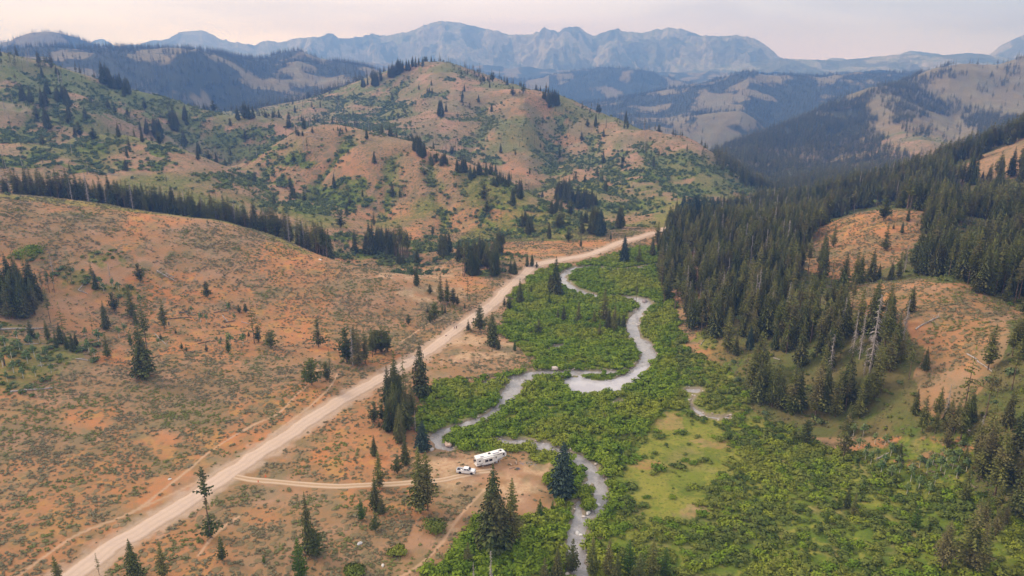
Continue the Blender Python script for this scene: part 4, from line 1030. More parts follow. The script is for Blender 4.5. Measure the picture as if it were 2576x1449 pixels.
CLUST = [ # px, py, rx, ry, count, height range (m), kinds
 (20,165,20,8,4,14,20,'FK'),(105,170,12,8,4,14,20,'F'),(130,172,10,5,4,14,22,'F'),(60,165,50,10,8,10,18,'K'),(200,180,14,4,4,12,18,'F'),(215,182,6,4,3,14,20,'F'),(268,205,12,9,12,18,26,'S'),(290,215,22,12,14,16,24,'S'),(310,225,20,10,8,14,20,'S'),(320,240,10,6,4,14,20,'S'),(360,215,30,8,8,12,18,'K'),(375,225,10,5,3,12,18,'F'),
 (112,268,8,6,4,16,20,'S'),(155,255,12,6,5,14,20,'S'),(170,270,14,6,5,14,20,'S'),(120,325,5,4,3,18,22,'S'),(180,300,16,5,4,14,18,'S'),(65,258,14,6,4,14,20,'S'),(120,240,10,5,3,14,18,'S'),(150,210,40,12,7,10,15,'K'),
 (400,345,12,14,9,16,24,'S'),(370,340,4,6,2,14,18,'S'),(440,320,12,16,6,16,22,'S'),(470,370,8,6,3,12,20,'S'),(500,385,8,5,3,10,14,'S'),(540,395,10,6,4,10,16,'K'),(470,300,8,8,3,16,20,'S'),
 (600,303,5,5,2,14,16,'S'),(618,298,6,4,3,18,22,'S'),(632,300,6,4,3,16,20,'S'),(655,290,10,4,4,12,18,'F'),(680,296,14,4,5,8,12,'S'),(728,324,5,3,2,14,18,'S'),(762,325,4,3,2,12,16,'S'),(775,320,30,6,5,10,16,'K'),
 (1110,293,6,6,6,18,24,'S'),(1162,247,3,2,1,12,14,'S'),(1083,235,8,3,3,9,12,'S'),(1087,215,3,2,1,10,11,'S'),(945,215,10,5,7,18,22,'S'),(985,195,12,6,9,16,22,'S'),(1000,185,10,5,8,18,26,'S'),(1020,178,16,4,8,14,20,'S'),(950,205,14,6,6,14,20,'S'),(912,222,4,4,3,14,18,'S'),(935,195,20,6,5,12,16,'K'),(1050,168,18,3,6,12,18,'S'),
 (1150,178,8,2,4,8,13,'F'),(1176,190,5,2,3,12,16,'F'),(1195,198,8,2,5,12,17,'F'),(1210,208,5,2,4,12,17,'F'),(1290,237,10,2,6,6,10,'F'),(1305,240,16,2,7,6,10,'F'),(1370,252,5,4,3,12,16,'S'),(1386,265,9,8,9,18,24,'S'),(1400,270,6,6,5,18,22,'S'),
 (1475,322,4,2,1,10,12,'N'),(1496,320,3,2,2,16,20,'S'),(1525,325,4,3,2,14,18,'T'),(1575,312,3,2,3,14,18,'S'),(1620,330,4,3,2,14,20,'T'),(1625,385,5,8,3,14,22,'T'),(1560,310,5,2,2,10,12,'K'),(1640,300,30,6,5,8,14,'K'),
 (840,478,4,3,1,14,16,'S'),(1050,385,12,10,12,12,18,'S'),(1060,395,10,6,8,12,16,'S'),(1110,415,30,8,10,8,12,'S'),(1160,435,14,6,8,10,14,'S'),(1185,450,12,4,6,8,12,'S'),(1225,440,30,6,8,10,14,'S'),(1260,465,24,6,8,8,12,'S'),(770,385,8,6,3,14,16,'T'),
 (1218,507,3,3,1,14,16,'N'),(1290,520,4,3,2,14,17,'S'),(1310,500,5,4,2,16,18,'S'),(1222,540,4,3,1,12,13,'N'),(1265,558,5,3,1,12,14,'T'),(1420,500,24,10,16,16,20,'S'),(1450,515,28,12,20,14,18,'S'),(1480,520,20,10,10,12,16,'S'),(1400,535,18,5,6,10,12,'S'),(1470,560,10,4,5,8,10,'S'),
 (1410,575,10,4,4,10,12,'N'),(1500,588,14,4,6,18,22,'S'),(1505,592,10,4,4,16,20,'B'),(1555,575,8,4,4,16,20,'S'),(1380,600,4,4,3,10,12,'S'),(1335,590,8,6,4,12,16,'S'),(1320,570,8,4,4,10,12,'S'),(1463,585,4,4,1,14,15,'S'),(1432,608,3,2,1,10,11,'N'),(1460,620,3,2,1,6,7,'S'),(1537,605,2,2,1,5,6,'S'),
 (1256,640,5,4,4,16,19,'S'),(1262,615,6,4,3,8,12,'S'),(1245,660,6,4,3,14,16,'P'),(1120,640,14,8,9,14,18,'S'),(1160,650,22,8,12,10,13,'S'),(1200,665,30,10,20,14,19,'S'),(1235,680,20,8,12,12,18,'P'),(1190,690,14,4,8,14,16,'B'),(1165,695,6,3,3,22,26,'T'),(1245,695,6,4,4,16,18,'S'),(1290,690,10,4,4,8,10,'S'),(1330,670,10,3,3,8,9,'S'),
 (1005,650,14,6,8,20,24,'L'),(1030,660,16,6,6,20,24,'L'),(985,640,14,6,10,14,20,'S'),(1010,665,12,3,5,8,10,'S'),(1050,668,8,3,4,10,15,'S'),(960,625,14,5,8,14,18,'S'),(935,640,5,3,3,20,24,'S'),(975,650,5,2,3,8,10,'S'),(1040,690,14,4,5,5,7,'Y'),(1045,720,4,3,1,10,12,'S'),
 (1760,575,50,8,26,22,28,'B'),(1720,590,26,8,14,18,24,'S'),(1800,590,40,12,20,18,24,'S'),(1690,575,8,3,3,16,18,'S'),(1680,620,8,10,6,16,20,'S'),(1730,545,30,5,8,12,16,'S'),(1800,540,40,8,12,14,18,'S'),
 (1880,460,20,10,12,12,18,'S'),(1860,430,20,8,8,10,14,'K'),(1900,480,24,8,10,12,18,'S'),(1830,420,30,8,10,8,12,'F'),(1700,345,20,3,6,8,12,'F'),(1560,470,6,5,3,10,12,'K'),
 (2470,158,4,2,3,16,20,'S'),(2560,150,14,6,10,16,22,'F'),(2545,180,20,14,24,16,22,'F'),(2470,230,14,5,8,14,18,'F'),(2490,195,10,4,6,14,18,'F'),(2420,190,14,4,8,12,16,'F'),(2515,215,20,8,14,14,20,'F'),(1890,187,8,1,3,16,20,'F'),(2080,200,5,1,3,16,20,'F'),
 (2570,440,6,10,6,18,22,'P'),
]
KM = {'S': ['S0', 'S1', 'S2'], 'P': ['P0', 'P1', 'P2'], 'L': ['L0', 'L1', 'L2'], 'F': ['F0', 'F1', 'F2'], 'K': ['K0', 'K1', 'D1'], 'N': ['N0', 'N1'], 'B': ['B0', 'S0'], 'T': ['T0', 'T0', 'D1'], 'Y': ['Y0', 'Y1']}
g = np.random.default_rng(5)
CLUST += [(45,775,60,28,16,14,20,'S'),(60,790,40,20,8,12,18,'P'),(120,730,30,20,4,8,14,'L'),(985,1040,26,50,10,10,17,'S'),(1010,1090,22,30,6,8,14,'P'),(2460,1180,50,70,6,8,14,'P'),(2350,1100,60,50,6,8,14,'P'),(2500,1330,60,60,4,8,12,'P'),(760,342,30,5,6,4,9,'Y'),(860,332,40,4,8,3,6,'Y'),(640,395,10,5,4,8,12,'K'),(745,340,4,3,3,12,15,'K'),(1090,400,40,6,8,4,8,'Y')]
cpx, cpy, cm = [], [], []
for cx, cy_, rx, ry, n, h0, h1, kk in CLUST:
    for i in range(n):
        a = g.random() * 6.28; q = math.sqrt(g.random())
        cpx.append(cx + rx * q * math.cos(a)); cpy.append(cy_ + ry * q * math.sin(a))
        ks = KM[kk[g.integers(len(kk))]]; cm.append((g.uniform(h0, h1), ks[g.integers(len(ks))]))
H = hit(cpx, cpy)
for i in range(len(cpx)):
    if not np.isnan(H[0, i]): TREES.append(dict(x=H[0, i], y=H[1, i], z=H[2, i], h=cm[i][0], k=cm[i][1], hand=False, w=1.0, cl=True))
print('clustered', len(TREES))

def forest_add(c, h0, h1, kinds, thin=0.0):
    g = c['g']
    for i in range(len(c['x'])):
        hh = h0 + (h1 - h0) * g.random() ** .8
        TREES.append(dict(x=c['x'][i], y=c['y'][i], z=c['z'][i], h=hh, k=kinds[g.integers(len(kinds))], hand=False, w=g.uniform(.85, 1.15)))
# the near right-hand forest
GREYS = [(2122,880),(2300,870),(2330,960),(2240,1020),(2120,1000)]
RF = [(1672,600),(1700,575),(1800,548),(1900,527),(2050,498),(2250,450),(2400,390),(2620,320),(2760,420),(2760,800),(2580,800),(2490,748),(2400,700),(2300,690),(2170,700),(2128,712),(2128,780),(2230,800),(2262,850),(2300,900),(2290,960),(2330,990),(2240,1010),(2150,1075),(2060,1060),(1960,1048),(1895,1008),(1915,940),(1985,900),(1900,860),(1850,850),(1745,845),(1700,800),(1662,720),(1660,650)]
EDGE = [(2600,800),(2545,840),(2500,920),(2455,1000),(2420,1060),(2420,1130),(2455,1220),(2520,1270),(2700,1300),(2900,1300),(2900,800)]
c = cand(.075, 200, 800, 8, 41, seed=21)
jx = c['px'] + (fbm(c['x'] / 10, c['y'] / 10, 2, 2) - .5) * 40; jy = c['py'] + (fbm(c['x'] / 10, c['y'] / 10, 2, 3) - .5) * 20
infor = inpoly(jx, jy, RF) & ~inpoly(jx, jy, KNOLL1) & ~inpoly(jx, jy, KNOLL2) & ~inpoly(jx, jy, KNOLL3)
edge_f = inpoly(jx, jy, EDGE)
dens = smooth(.27, .48, fbm(c['x'] / 15, c['y'] / 15, 3, 222)) * 1.1 * np.where(c['py'] > 850, .75, np.where(c['py'] > 760, .8, .85))
dens = np.where(edge_f, .42, dens)
low_slope = inpoly(jx, jy, [(2050,1040),(2300,960),(2480,1060),(2700,1300),(2576,1449),(2300,1300),(2100,1130)])
m = (c['g'].random(len(c['x'])) < np.where(low_slope & ~edge_f & ~infor, .05, dens)) & (infor | edge_f | low_slope)
# a tree must not hide the bare knolls in front: drop the ones standing just below their lower edge and rising over them
c = keep(c, m)
g2 = c['g']
for i in range(len(c['x'])):
    farther = c['r'][i] > 430
    if inpoly(np.array([c['px'][i]]), np.array([c['py'][i]]), GREYS)[0] and g2.random() < .8: continue
    ks = ['S0', 'S2', 'P0', 'P1', 'L0', 'L1', 'P2', 'S1', 'L2'] if g2.random() > .10 else ['D0', 'D1', 'T0']
    if c['px'][i] > 2280 and c['py'][i] < 800: ks = ['L0', 'L1', 'L2', 'P1', 'P2', 'S1', 'T0'] if g2.random() < .75 else ['S0', 'S1']
    hh = g2.uniform(13, 22) if g2.random() < .8 else g2.uniform(7, 13)
    x, y, z = c['x'][i], c['y'][i], c['z'][i]
    tx, ty = project(x, y, z + hh)
    if (inpoly(np.array([tx]), np.array([ty + 6]), KNOLL2)[0] and c['py'][i] > 700) or inpoly(np.array([tx]), np.array([ty + 4]), KNOLL1)[0] or inpoly(np.array([tx]), np.array([ty + 3]), KNOLL3)[0]:
        if g2.random() < .8: continue
    TREES.append(dict(x=x, y=y, z=z, h=hh, k=ks[g2.integers(len(ks))], hand=False, w=g2.uniform(.85, 1.2)))
print('right forest', len(TREES))
# dark belt of trees in the hollow behind the left hill
c = cand(.11, 440, 620, -40, -13, seed=22)
rc_ = np.interp(c['px'], [-400, 0, 150, 300, 400, 560, 700, 800, 860], [510, 500, 495, 495, 492, 485, 462, 430, 420])
dd = c['r'] - rc_
m = (dd > 9) & (dd < 62 - 14 * smooth(500, 820, c['px'])) & (c['px'] < 830) & (c['g'].random(len(dd)) < .15 + .85 * smooth(.34, .54, fbm(c['x'] / 16, c['y'] / 20, 3, 223)))
c = keep(c, m); forest_add(c, 11, 23, ['S0', 'S1', 'P2', 'P0', 'P1', 'L0', 'L1', 'L2', 'T0', 'D1'])
c = cand(.05, 420, 520, -14, -8, seed=23); m = (c['px'] > 820) & (c['px'] < 985) & (c['py'] < 640) & (c['py'] > 560); c = keep(c, m); forest_add(c, 12, 20, ['S0', 'S1', 'P0'])
print('belt', len(TREES))
# blue forested ridge
EF = [(1640,470),(1700,440),(1800,385),(1900,345),(2000,310),(2100,264),(2200,228),(2300,200),(2385,170),(2395,190),(2330,205),(2420,260),(2576,300),(2700,330),(2700,420),(2576,390),(2400,450),(2250,480),(2100,505),(1960,520),(1900,500),(1850,450),(1780,400)]
SPUR = [(2200,232),(2222,262),(2262,318),(2320,342),(2370,335),(2440,350),(2400,400),(2330,420),(2285,395),(2240,370),(2200,330),(2175,290)]
SPUR2 = [(2290,320),(2340,285),(2400,300),(2470,330),(2470,355),(2400,350)]
c = cand(.024, 850, 2800, 8, 40, seed=24)
jx = c['px'] + (fbm(c['x'] / 70, c['y'] / 70, 3, 2) - .5) * 70; jy = c['py'] + (fbm(c['x'] / 70, c['y'] / 70, 3, 3) - .5) * 30
m = inpoly(jx, jy, EF) & ~(inpoly(jx, jy, SPUR)) & ~inpoly(jx, jy, SPUR2)
low_ = smooth(330, 420, c['py'])
d_ = smooth(.40, .50, fbm(c['x'] / 120, c['y'] / 120, 4, 224) + .16 * low_ + .25 * smooth(45, 5, c['py'] - np.interp(c['px'], [1700, 1900, 2100, 2200, 2380], [425, 342, 262, 226, 172])))
m &= c['g'].random(len(c['x'])) < d_ * (.9)
c = keep(c, m); forest_add(c, 12, 20, ['F0', 'F1', 'F2']); print('ridge forest', len(TREES))
# woods of the hills farther back
c = cand(.0060, 1300, 4400, -40, 40, seed=25)
d_ = fld(far_w, c) * .9 + .03
c = keep(c, c['g'].random(len(c['x'])) < d_); forest_add(c, 14, 22, ['F0', 'F2']); print('back woods', len(TREES))
# scattered conifers of the middle hills
c = cand(.0035, 560, 1550, -38, 20, seed=28)
d_ = .04 + .5 * smooth(.55, .66, fbm(c['x'] / 40, c['y'] / 40, 3, 229))
c = keep(c, (c['g'].random(len(c['x'])) < d_) & ~((c['px'] > 1650) & (c['r'] < 800)) & (fld(dRf, c) > 8)); forest_add(c, 6, 15, ['S0', 'S1', 'P0', 'N0', 'L0'])
# burnt, leafless stems on the left and central hills
c = cand(.0050, 640, 1500, -38, 14, seed=26); d_ = smooth(.45, .65, fbm(c['x'] / 80, c['y'] / 80, 3, 227)) * .55
c1 = keep(c, c['g'].random(len(c['x'])) < d_)
c = cand(.0030, 1500, 3600, -38, 4, seed=27); d_ = smooth(.35, .55, fbm(c['x'] / 160, c['y'] / 160, 3, 228))
c2 = keep(c, c['g'].random(len(c['x'])) < d_)
for cc in (c1, c2):
    g = cc['g']
    for i in range(len(cc['x'])): TREES.append(dict(x=cc['x'][i], y=cc['y'][i], z=cc['z'][i], h=g.uniform(8, 17), k=['K0', 'K1', 'K0'][g.integers(3)], hand=False, w=1.0))
print('snags', len(TREES))

# size in the picture, sorting into single trees and masses
ax = np.array([(t_['x'], t_['y'], t_['z'], t_['h']) for t_ in TREES])
bpx, bpy_ = project(ax[:, 0], ax[:, 1], ax[:, 2]); tpx, tpy = project(ax[:, 0], ax[:, 1], ax[:, 2] + ax[:, 3])
hp = bpy_ - tpy
vis = visible(ax[:, 0], ax[:, 1], ax[:, 2] + ax[:, 3] * .8) & (tpx > 3) & (tpx < 2573) & (tpy < 1435) & (bpx > 3) & (bpx < 2573)
for i, t_ in enumerate(TREES):
    t_['bp'] = (bpx[i], bpy_[i]); t_['hpx'] = hp[i]; t_['vis'] = bool(vis[i])
dead = lambda t_: t_['k'][0] in 'DK'
conif = [i for i, t_ in enumerate(TREES) if not dead(t_) and t_['vis']]
conif.sort(key=lambda i: -TREES[i]['hpx'])
single = set(conif[:300])
# hand-set trees are single whenever possible: they take the place of the smallest of the 300
hand_c = [i for i, t_ in enumerate(TREES) if t_['hand'] and not dead(t_)]
deads = [i for i, t_ in enumerate(TREES) if dead(t_) and t_['vis']]; deads.sort(key=lambda i: -TREES[i]['hpx'])
singles = sorted(single) + sorted(deads[:60])
sset = set(singles)
print('single', len(singles), 'smallest', min(TREES[i]['hpx'] for i in single))
# ------------------------------------------------------------------ labels for single trees
MARKS_ = [('white travel trailer', 1235, 1160), ('white pickup truck', 1168, 1188), ('fork of the dirt track', 600, 1205), ('lower creek bend', 1510, 1230), ('still pond', 1500, 972),
 ('upper bare knoll', 2210, 530), ('lower bare knoll', 2330, 715), ('far road end', 1665, 578), ('walkers on the road', 1149, 830), ('upper creek loop', 1430, 700),
 ('lower left picture corner', 60, 1440), ('bottom end of the creek', 1455, 1430), ('lower right picture corner', 2540, 1430), ('left edge grove', 50, 770), ('grey brush pile', 415, 695), ('crest of the left hill', 300, 520),
 ('narrow side channel', 1790, 1045), ('long white log on the left', 60, 832), ('brown top slope', 2480, 400), ('creek narrows', 1600, 800), ('bare meadow spot', 1690, 1070), ('left hill foot', 780, 630),
 ('grey dead trees', 2180, 860), ('forest edge', 1690, 720), ('side hollow', 1060, 690), ('middle hill foot', 1200, 600), ('roadside grove', 920, 900), ('right picture edge', 2560, 700), ('right edge midway down', 2560, 1000), ('top right forest crest', 2250, 440), ('valley end forest', 1800, 560), ('left edge midway', 20, 1000), ('treeline behind left hill', 60, 470)]
ORD = ['nearest', 'second nearest', 'third nearest', 'fourth nearest', 'fifth nearest', 'sixth nearest', 'seventh nearest', 'eighth nearest', 'ninth nearest', 'tenth nearest', 'eleventh nearest', 'twelfth nearest']
LOOK = {'S': ('spruce_tree', 'dark green spruce'), 'P': ('pine_tree', 'full olive green pine'), 'L': ('pine_tree', 'bare stemmed pine'), 'B': ('spruce_tree', 'broad blue green spruce'), 'N': ('pine_tree', 'squat bushy pine'),
        'Y': ('young_conifer', 'small young conifer'), 'T': ('pine_tree', 'thin sparse pine'), 'I': ('pine_tree', 'ragged tufted pine'), 'D': ('dead_tree', 'grey dead conifer'), 'K': ('dead_tree', 'burnt bare stem'), 'F': ('spruce_tree', 'small distant conifer'), 'A': ('aspen_tree', 'white stemmed aspen')}
def describe(items):
    """items: list of dict(px, py, kind) -> labels that single each one out, counted from a landmark"""
    best = {}
    for i, it in enumerate(items):
        d = [math.hypot(it['px'] - m_[1], (it['py'] - m_[2]) * 1.3) for m_ in MARKS_]
        j = int(np.argmin(d)); m_ = MARKS_[j]
        dx, dy = it['px'] - m_[1], (it['py'] - m_[2]) * 1.3
        side_ = ('right of' if dx > 0 else 'left of') if abs(dx) > abs(dy) else ('in front of' if dy > 0 else 'behind')
        best.setdefault((it['look'], j, side_), []).append((d[j], i))
    out = [None] * len(items); grp = [None] * len(items)
    for (lk, j, side_), L in best.items():
        L.sort()
        for n_, (d, i) in enumerate(L):
            nm = MARKS_[j][0]
            if n_ < 12:
                out[i] = f"{lk} {side_} the {nm}" + ('' if len(L) == 1 else f", {ORD[n_]} of its kind")
                if len(out[i].split()) > 16: out[i] = out[i].replace(' of its kind', '')
                if len(out[i].split()) > 16: out[i] = out[i].replace('very tall', 'huge')
            else:
                out[i] = f"{lk} farther {side_} the {nm}, one among many alike"
                grp[i] = f"trees {side_} the {nm}"
    return out, grp
def place_tree(t_, label, group, cat):
    nm = LOOK[t_['k'][0]][0]; h0, tm, cm_, jm = PROTO[t_['k']]
    e = bpy.data.objects.new(nm, None); COL.objects.link(e); e.empty_display_size = .5
    s = t_['h'] / h0; w_ = s * t_.get('w', 1.0)
    if t_['k'][0] in 'SP': w_ = w_ * .95 + .05
    e.location = (t_['x'], t_['y'], t_['z'] - .1); e.scale = (w_, w_, s); e.rotation_euler = (0, 0, rng.uniform(0, 6.28))
    link('trunk', tm, None, e); link('crown' if not dead(t_) else 'branches', cm_, None, e)
    tag(e, label, cat, group); return e
items = []
for i in singles:
    t_ = TREES[i]; lk = LOOK[t_['k'][0]][1]
    if t_['k'][0] == 'P': lk = 'olive green pine'
    if t_['hpx'] > 120: lk = 'very tall ' + lk
    elif t_['hpx'] > 80 and t_['k'][0] != 'Y': lk = 'tall ' + lk
    items.append(dict(px=t_['bp'][0], py=t_['bp'][1], look=lk))
labs, grps = describe(items)
for i, lb, gp in zip(singles, labs, grps):
    t_ = TREES[i]
    place_tree(t_, lb, gp or ('dead trees' if dead(t_) else 'conifers standing on the slopes and flats'), 'dead tree' if dead(t_) else 'conifer')
# the rest as masses
def mass(name, label, sel):
    idx = [i for i in range(len(TREES)) if i not in sset and sel(TREES[i])]
    if not idx: return
    keys = sorted({TREES[i]['k'] for i in idx}); kv = {k_: n_ for n_, k_ in enumerate(keys)}
    P = [(TREES[i]['x'], TREES[i]['y'], TREES[i]['z'] - .15) for i in idx]
    s = np.array([TREES[i]['h'] / PROTO[TREES[i]['k']][0] for i in idx]); w_ = s * np.array([TREES[i]['w'] for i in idx])
    stuff(name, label, P, keys, [kv[TREES[i]['k']] for i in idx], rng.uniform(0, 6.28, len(idx)), np.stack([w_, w_, s], -1), lambda kx: PROTO[kx][3])
mass('conifer_forest', 'dense dark conifer forest on the slopes and in the hollows', lambda t_: not dead(t_) and t_['k'][0] != 'F')
mass('distant_forest', 'blue hazy conifer forest on the far ridges', lambda t_: t_['k'][0] == 'F')
mass('burnt_stems', 'thin leafless burnt stems standing over the far hills', dead)

# ------------------------------------------------------------------ single aspens at the lower right and on the left slope
ASP = [(1380,566+500,0)]
asp = "2175 1165 40|2190 1172 42|2205 1160 38|2225 1175 40|2240 1150 44|2258 1180 38|2292 1200 40|2215 1200 48|2240 1206 42|2262 1195 36|2290 1215 44|2312 1180 40|2330 1195 44|2345 1175 40|2365 1190 46|2380 1165 40|2395 1185 42|2375 1200 40|2350 1225 40|2405 1205 38|2180 1145 36|2160 1130 34|2120 1120 40|2145 1105 44|2170 1100 40|2200 1120 36|2225 1125 38|2310 1235 44|2335 1250 40|2280 1245 36|2410 1165 44|2430 1190 42|2440 1215 38|483 792 26|505 815 32|520 813 26|575 786 28|590 808 22|580 872 38|612 872 38|555 874 22|545 862 18|285 728 34|262 738 30|255 725 34|300 735 30|135 715 36|120 712 30|355 770 34|215 850 30|250 868 44|225 890 40|240 905 36|300 850 34|315 840 30|345 865 22|400 870 22|15 880 40|30 905 44|52 890 40|70 915 42|88 900 38|105 925 40|35 940 38|60 955 36|90 950 34|118 900 34|20 965 36|8 925 44|75 870 34|100 865 34|130 940 30|45 860 34"
A_items = []
for it in asp.split('|'):
    px_, py_, hh = map(float, it.split()); n0 = len(TREES); tree_at(px_, py_, hh, f'A{n0 % 3}')
    t_ = TREES.pop(); t_['w'] = rng.uniform(1.0, 1.5); t_['bp'] = (px_, py_); A_items.append(t_)
labs, grps = describe([dict(px=t_['bp'][0], py=t_['bp'][1], look='slender green aspen' if t_['bp'][0] > 1500 else 'bushy grey aspen') for t_ in A_items])
for t_, lb, gp in zip(A_items, labs, grps): place_tree(t_, lb, gp or 'aspens', 'aspen')

# ------------------------------------------------------------------ mesh building with bmesh
import bmesh
def plain(name, col, rough=.6, spec=.3, var=.08, sc=3.0, metal=0.):
    k = NT(name)
    c = k.mix(k.rng(k.noise(sc, 4, .6), .35, .65), tuple(v * (1 - var) for v in col), tuple(min(1, v * (1 + var)) for v in col))
    return k.out(c, rough, spec=spec, Metallic=metal)
class MB:
    def __init__(s): s.b = bmesh.new()
    def box(s, x0, x1, y0, y1, z0, z1, bev=0., rot=None, at=None):
        r = bmesh.ops.create_cube(s.b, size=1.0); vs = r['verts']
        for v in vs: v.co = Vector(((x0 + x1) / 2 + v.co.x * (x1 - x0), (y0 + y1) / 2 + v.co.y * (y1 - y0), (z0 + z1) / 2 + v.co.z * (z1 - z0)))
        if bev:
            es = list({e for v in vs for e in v.link_edges})
            rb = bmesh.ops.bevel(s.b, geom=es, offset=bev, segments=2, affect='EDGES', profile=.5); vs = list({v for f in rb['faces'] for v in f.verts} | {v for v in vs if v.is_valid})
        if rot is not None:
            M = Matrix.Translation(at) @ rot @ Matrix.Translation(-Vector(at))
            for v in vs: v.co = M @ v.co
        return s
    def prism(s, prof, y0, y1, axis='y', bev=0.):
        """outline in x,z pushed from y0 to y1"""
        a = [s.b.verts.new((p[0], y0, p[1])) for p in prof]; b = [s.b.verts.new((p[0], y1, p[1])) for p in prof]
        n = len(prof)
        fs = [s.b.faces.new(a), s.b.faces.new(b[::-1])]
        for i in range(n): fs.append(s.b.faces.new((a[i], b[i], b[(i + 1) % n], a[(i + 1) % n])))
        bmesh.ops.recalc_face_normals(s.b, faces=fs)
        if bev:
            es = list({e for f in fs for e in f.edges}); bmesh.ops.bevel(s.b, geom=es, offset=bev, segments=2, affect='EDGES', profile=.5)
        return s
    def cyl(s, p0, p1, r0, r1=None, n=16):
        r1 = r0 if r1 is None else r1; p0, p1 = Vector(p0), Vector(p1); d = p1 - p0
        q = d.to_track_quat('Z', 'Y').to_matrix().to_4x4()
        bmesh.ops.create_cone(s.b, cap_ends=True, segments=n, radius1=r0, radius2=r1, depth=d.length, matrix=Matrix.Translation((p0 + p1) / 2) @ q)
        return s
    def ball(s, c, r, sub=2, squash=(1, 1, 1), jit=0., seed=0):
        g = random.Random(seed)
        res = bmesh.ops.create_icosphere(s.b, subdivisions=sub, radius=1.0)
        for v in res['verts']:
            k_ = 1 + g.uniform(-jit, jit); v.co = Vector((c[0] + v.co.x * r * squash[0] * k_, c[1] + v.co.y * r * squash[1] * k_, c[2] + v.co.z * r * squash[2] * k_))
        return s
    def build(s, name, mat, parent=None, sm=False):
        me = bpy.data.meshes.new(name); s.b.normal_update(); s.b.to_mesh(me); s.b.free()
        if sm: me.polygons.foreach_set('use_smooth', np.ones(len(me.polygons), bool))
        return link(name, me, mat, parent)
def empty(name, loc, rz=0., label=None, cat=None, group=None):
    e = bpy.data.objects.new(name, None); COL.objects.link(e); e.location = loc; e.rotation_euler = (0, 0, rz); e.empty_display_size = .5
    return tag(e, label, cat, group)
def gp(px, py):
    v = hit(px, py); return np.array([v[0][0], v[1][0], v[2][0]])
M_PAINT = plain('white_gelcoat', (.80, .80, .82), .35, .4, .03, 1.5)
M_ROOF = plain('white_roof_membrane', (.84, .81, .79), .6, .2, .05, 1.2)
M_GLASS = plain('dark_window_glass', (.012, .014, .03), .08, .6, .05)
M_RUB = plain('black_rubber', (.018, .018, .02), .8, .2)
M_DARK = plain('dark_plastic', (.035, .03, .04), .5, .3)
M_GREY = plain('grey_trim', (.34, .33, .36), .5, .3)
M_METAL = plain('steel_rim', (.45, .45, .47), .35, .5, metal=.7)
M_PANEL = plain('solar_panel', (.22, .20, .27), .25, .5, .05)
M_ORG = plain('orange_plastic', (.75, .14, .03), .5, .3)
M_WOOD = plain('cut_log_wood', (.42, .30, .22), .9, .1, .2)
M_STONE = plain('river_stone', (.46, .40, .38), .9, .1, .2, 1.5)
M_ASH = plain('charcoal_ash', (.10, .09, .10), .95, .1, .4)

# ------------------------------------------------------------------ travel trailer (fifth wheel): x forward (nose), y left; camera side is -y
a_, b_ = gp(1203, 1178), gp(1263, 1164.5)
dirv = (b_ - a_)[:2]; ang = math.atan2(dirv[1], dirv[0]); print('trailer side length', np.hypot(*dirv), 'heading', math.degrees(ang))
TL = 10.6; u_ = np.array([math.cos(ang), math.sin(ang)]); n_ = np.array([-u_[1], u_[0]])
tc = a_[:2] + n_ * 1.2 - u_ * .45                     # rear end, middle
tz = float(np.mean([sample(Z, tc[0] + u_[0] * q, tc[1] + u_[1] * q) for q in (1, 4, 7, 10)]))
tr = empty('travel_trailer', (tc[0], tc[1], tz), ang, 'long white travel trailer with dark windows parked in the clearing', 'trailer')
tr.scale = (.925, .95, .95)
W = 1.24
m = MB()
m.prism([(0, .62), (8.1, .62), (8.35, 1.55), (10.9, 1.75), (11.35, 2.05), (11.55, 2.6), (11.35, 3.2), (10.9, 3.55), (10.2, 3.72), (7.4, 3.62), (4, 3.48), (0, 3.40)], -W, W, bev=.06)
m.build('body', M_PAINT, tr)
m = MB(); m.prism([(.05, 3.41), (4, 3.49), (7.4, 3.63), (10.15, 3.73), (10.15, 3.76), (7.4, 3.67), (4, 3.53), (.05, 3.45)], -W + .04, W - .04)
roof = m.build('roof', M_ROOF, tr)
for x_, s_ in ((5.3, .42), (9.6, .36)):
    m = MB(); m.box(x_ - s_, x_ + s_, -.33, .33, 3.52 + (x_ > 8) * .18, 3.86 + (x_ > 8) * .14, .06); m.build('air_conditioner', M_DARK, roof)
for x_, y0_ in ((2.2, -.95), (6.9, -.95), (8.2, -.95)):
    m = MB(); z_ = 3.50 + (x_ - 2) * .027; m.box(x_ - .62, x_ + .62, y0_, y0_ + .52, z_ + .04, z_ + .09); m.build('solar_panel', M_PANEL, roof)
m = MB(); m.cyl((4.0, .3, 3.5), (4.0, .3, 3.78), .07, .07, 8); m.build('vent_pipe', M_GREY, roof)
m = MB(); m.box(8.75, 8.95, -.1, .2, 3.68, 3.98, .03); m.build('vent_cap', M_GREY, roof)
# slide-out on the camera side, with two windows
m = MB(); m.box(2.45, 6.35, -W - .62, -W + .02, .78, 3.05, .04); sl = m.build('slide_out', M_PAINT, tr)
for x_ in (3.55, 5.05):
    m = MB(); m.box(x_ - .62, x_ + .62, -W - .65, -W - .61, 1.75, 2.62, .012); wn = m.build('window', M_GLASS, sl)
m = MB(); m.box(2.45, 6.35, -W - .655, -W - .625, .98, 1.08); m.build('stripe', M_GREY, sl)
m = MB(); m.cyl((2.3, -W - .72, 3.2), (6.5, -W - .72, 3.3), .09, n=8); m.box(2.3, 6.5, -W - .66, -W, 3.1, 3.2); m.build('awning', M_ROOF, tr)
m = MB(); m.box(.75, 1.55, -W - .03, -W + .01, 2.1, 2.55, .01); m.build('window', M_GLASS, tr)
m = MB(); m.box(-.04, .01, -.75, .45, 1.85, 2.65, .01); m.build('window', M_GLASS, tr)
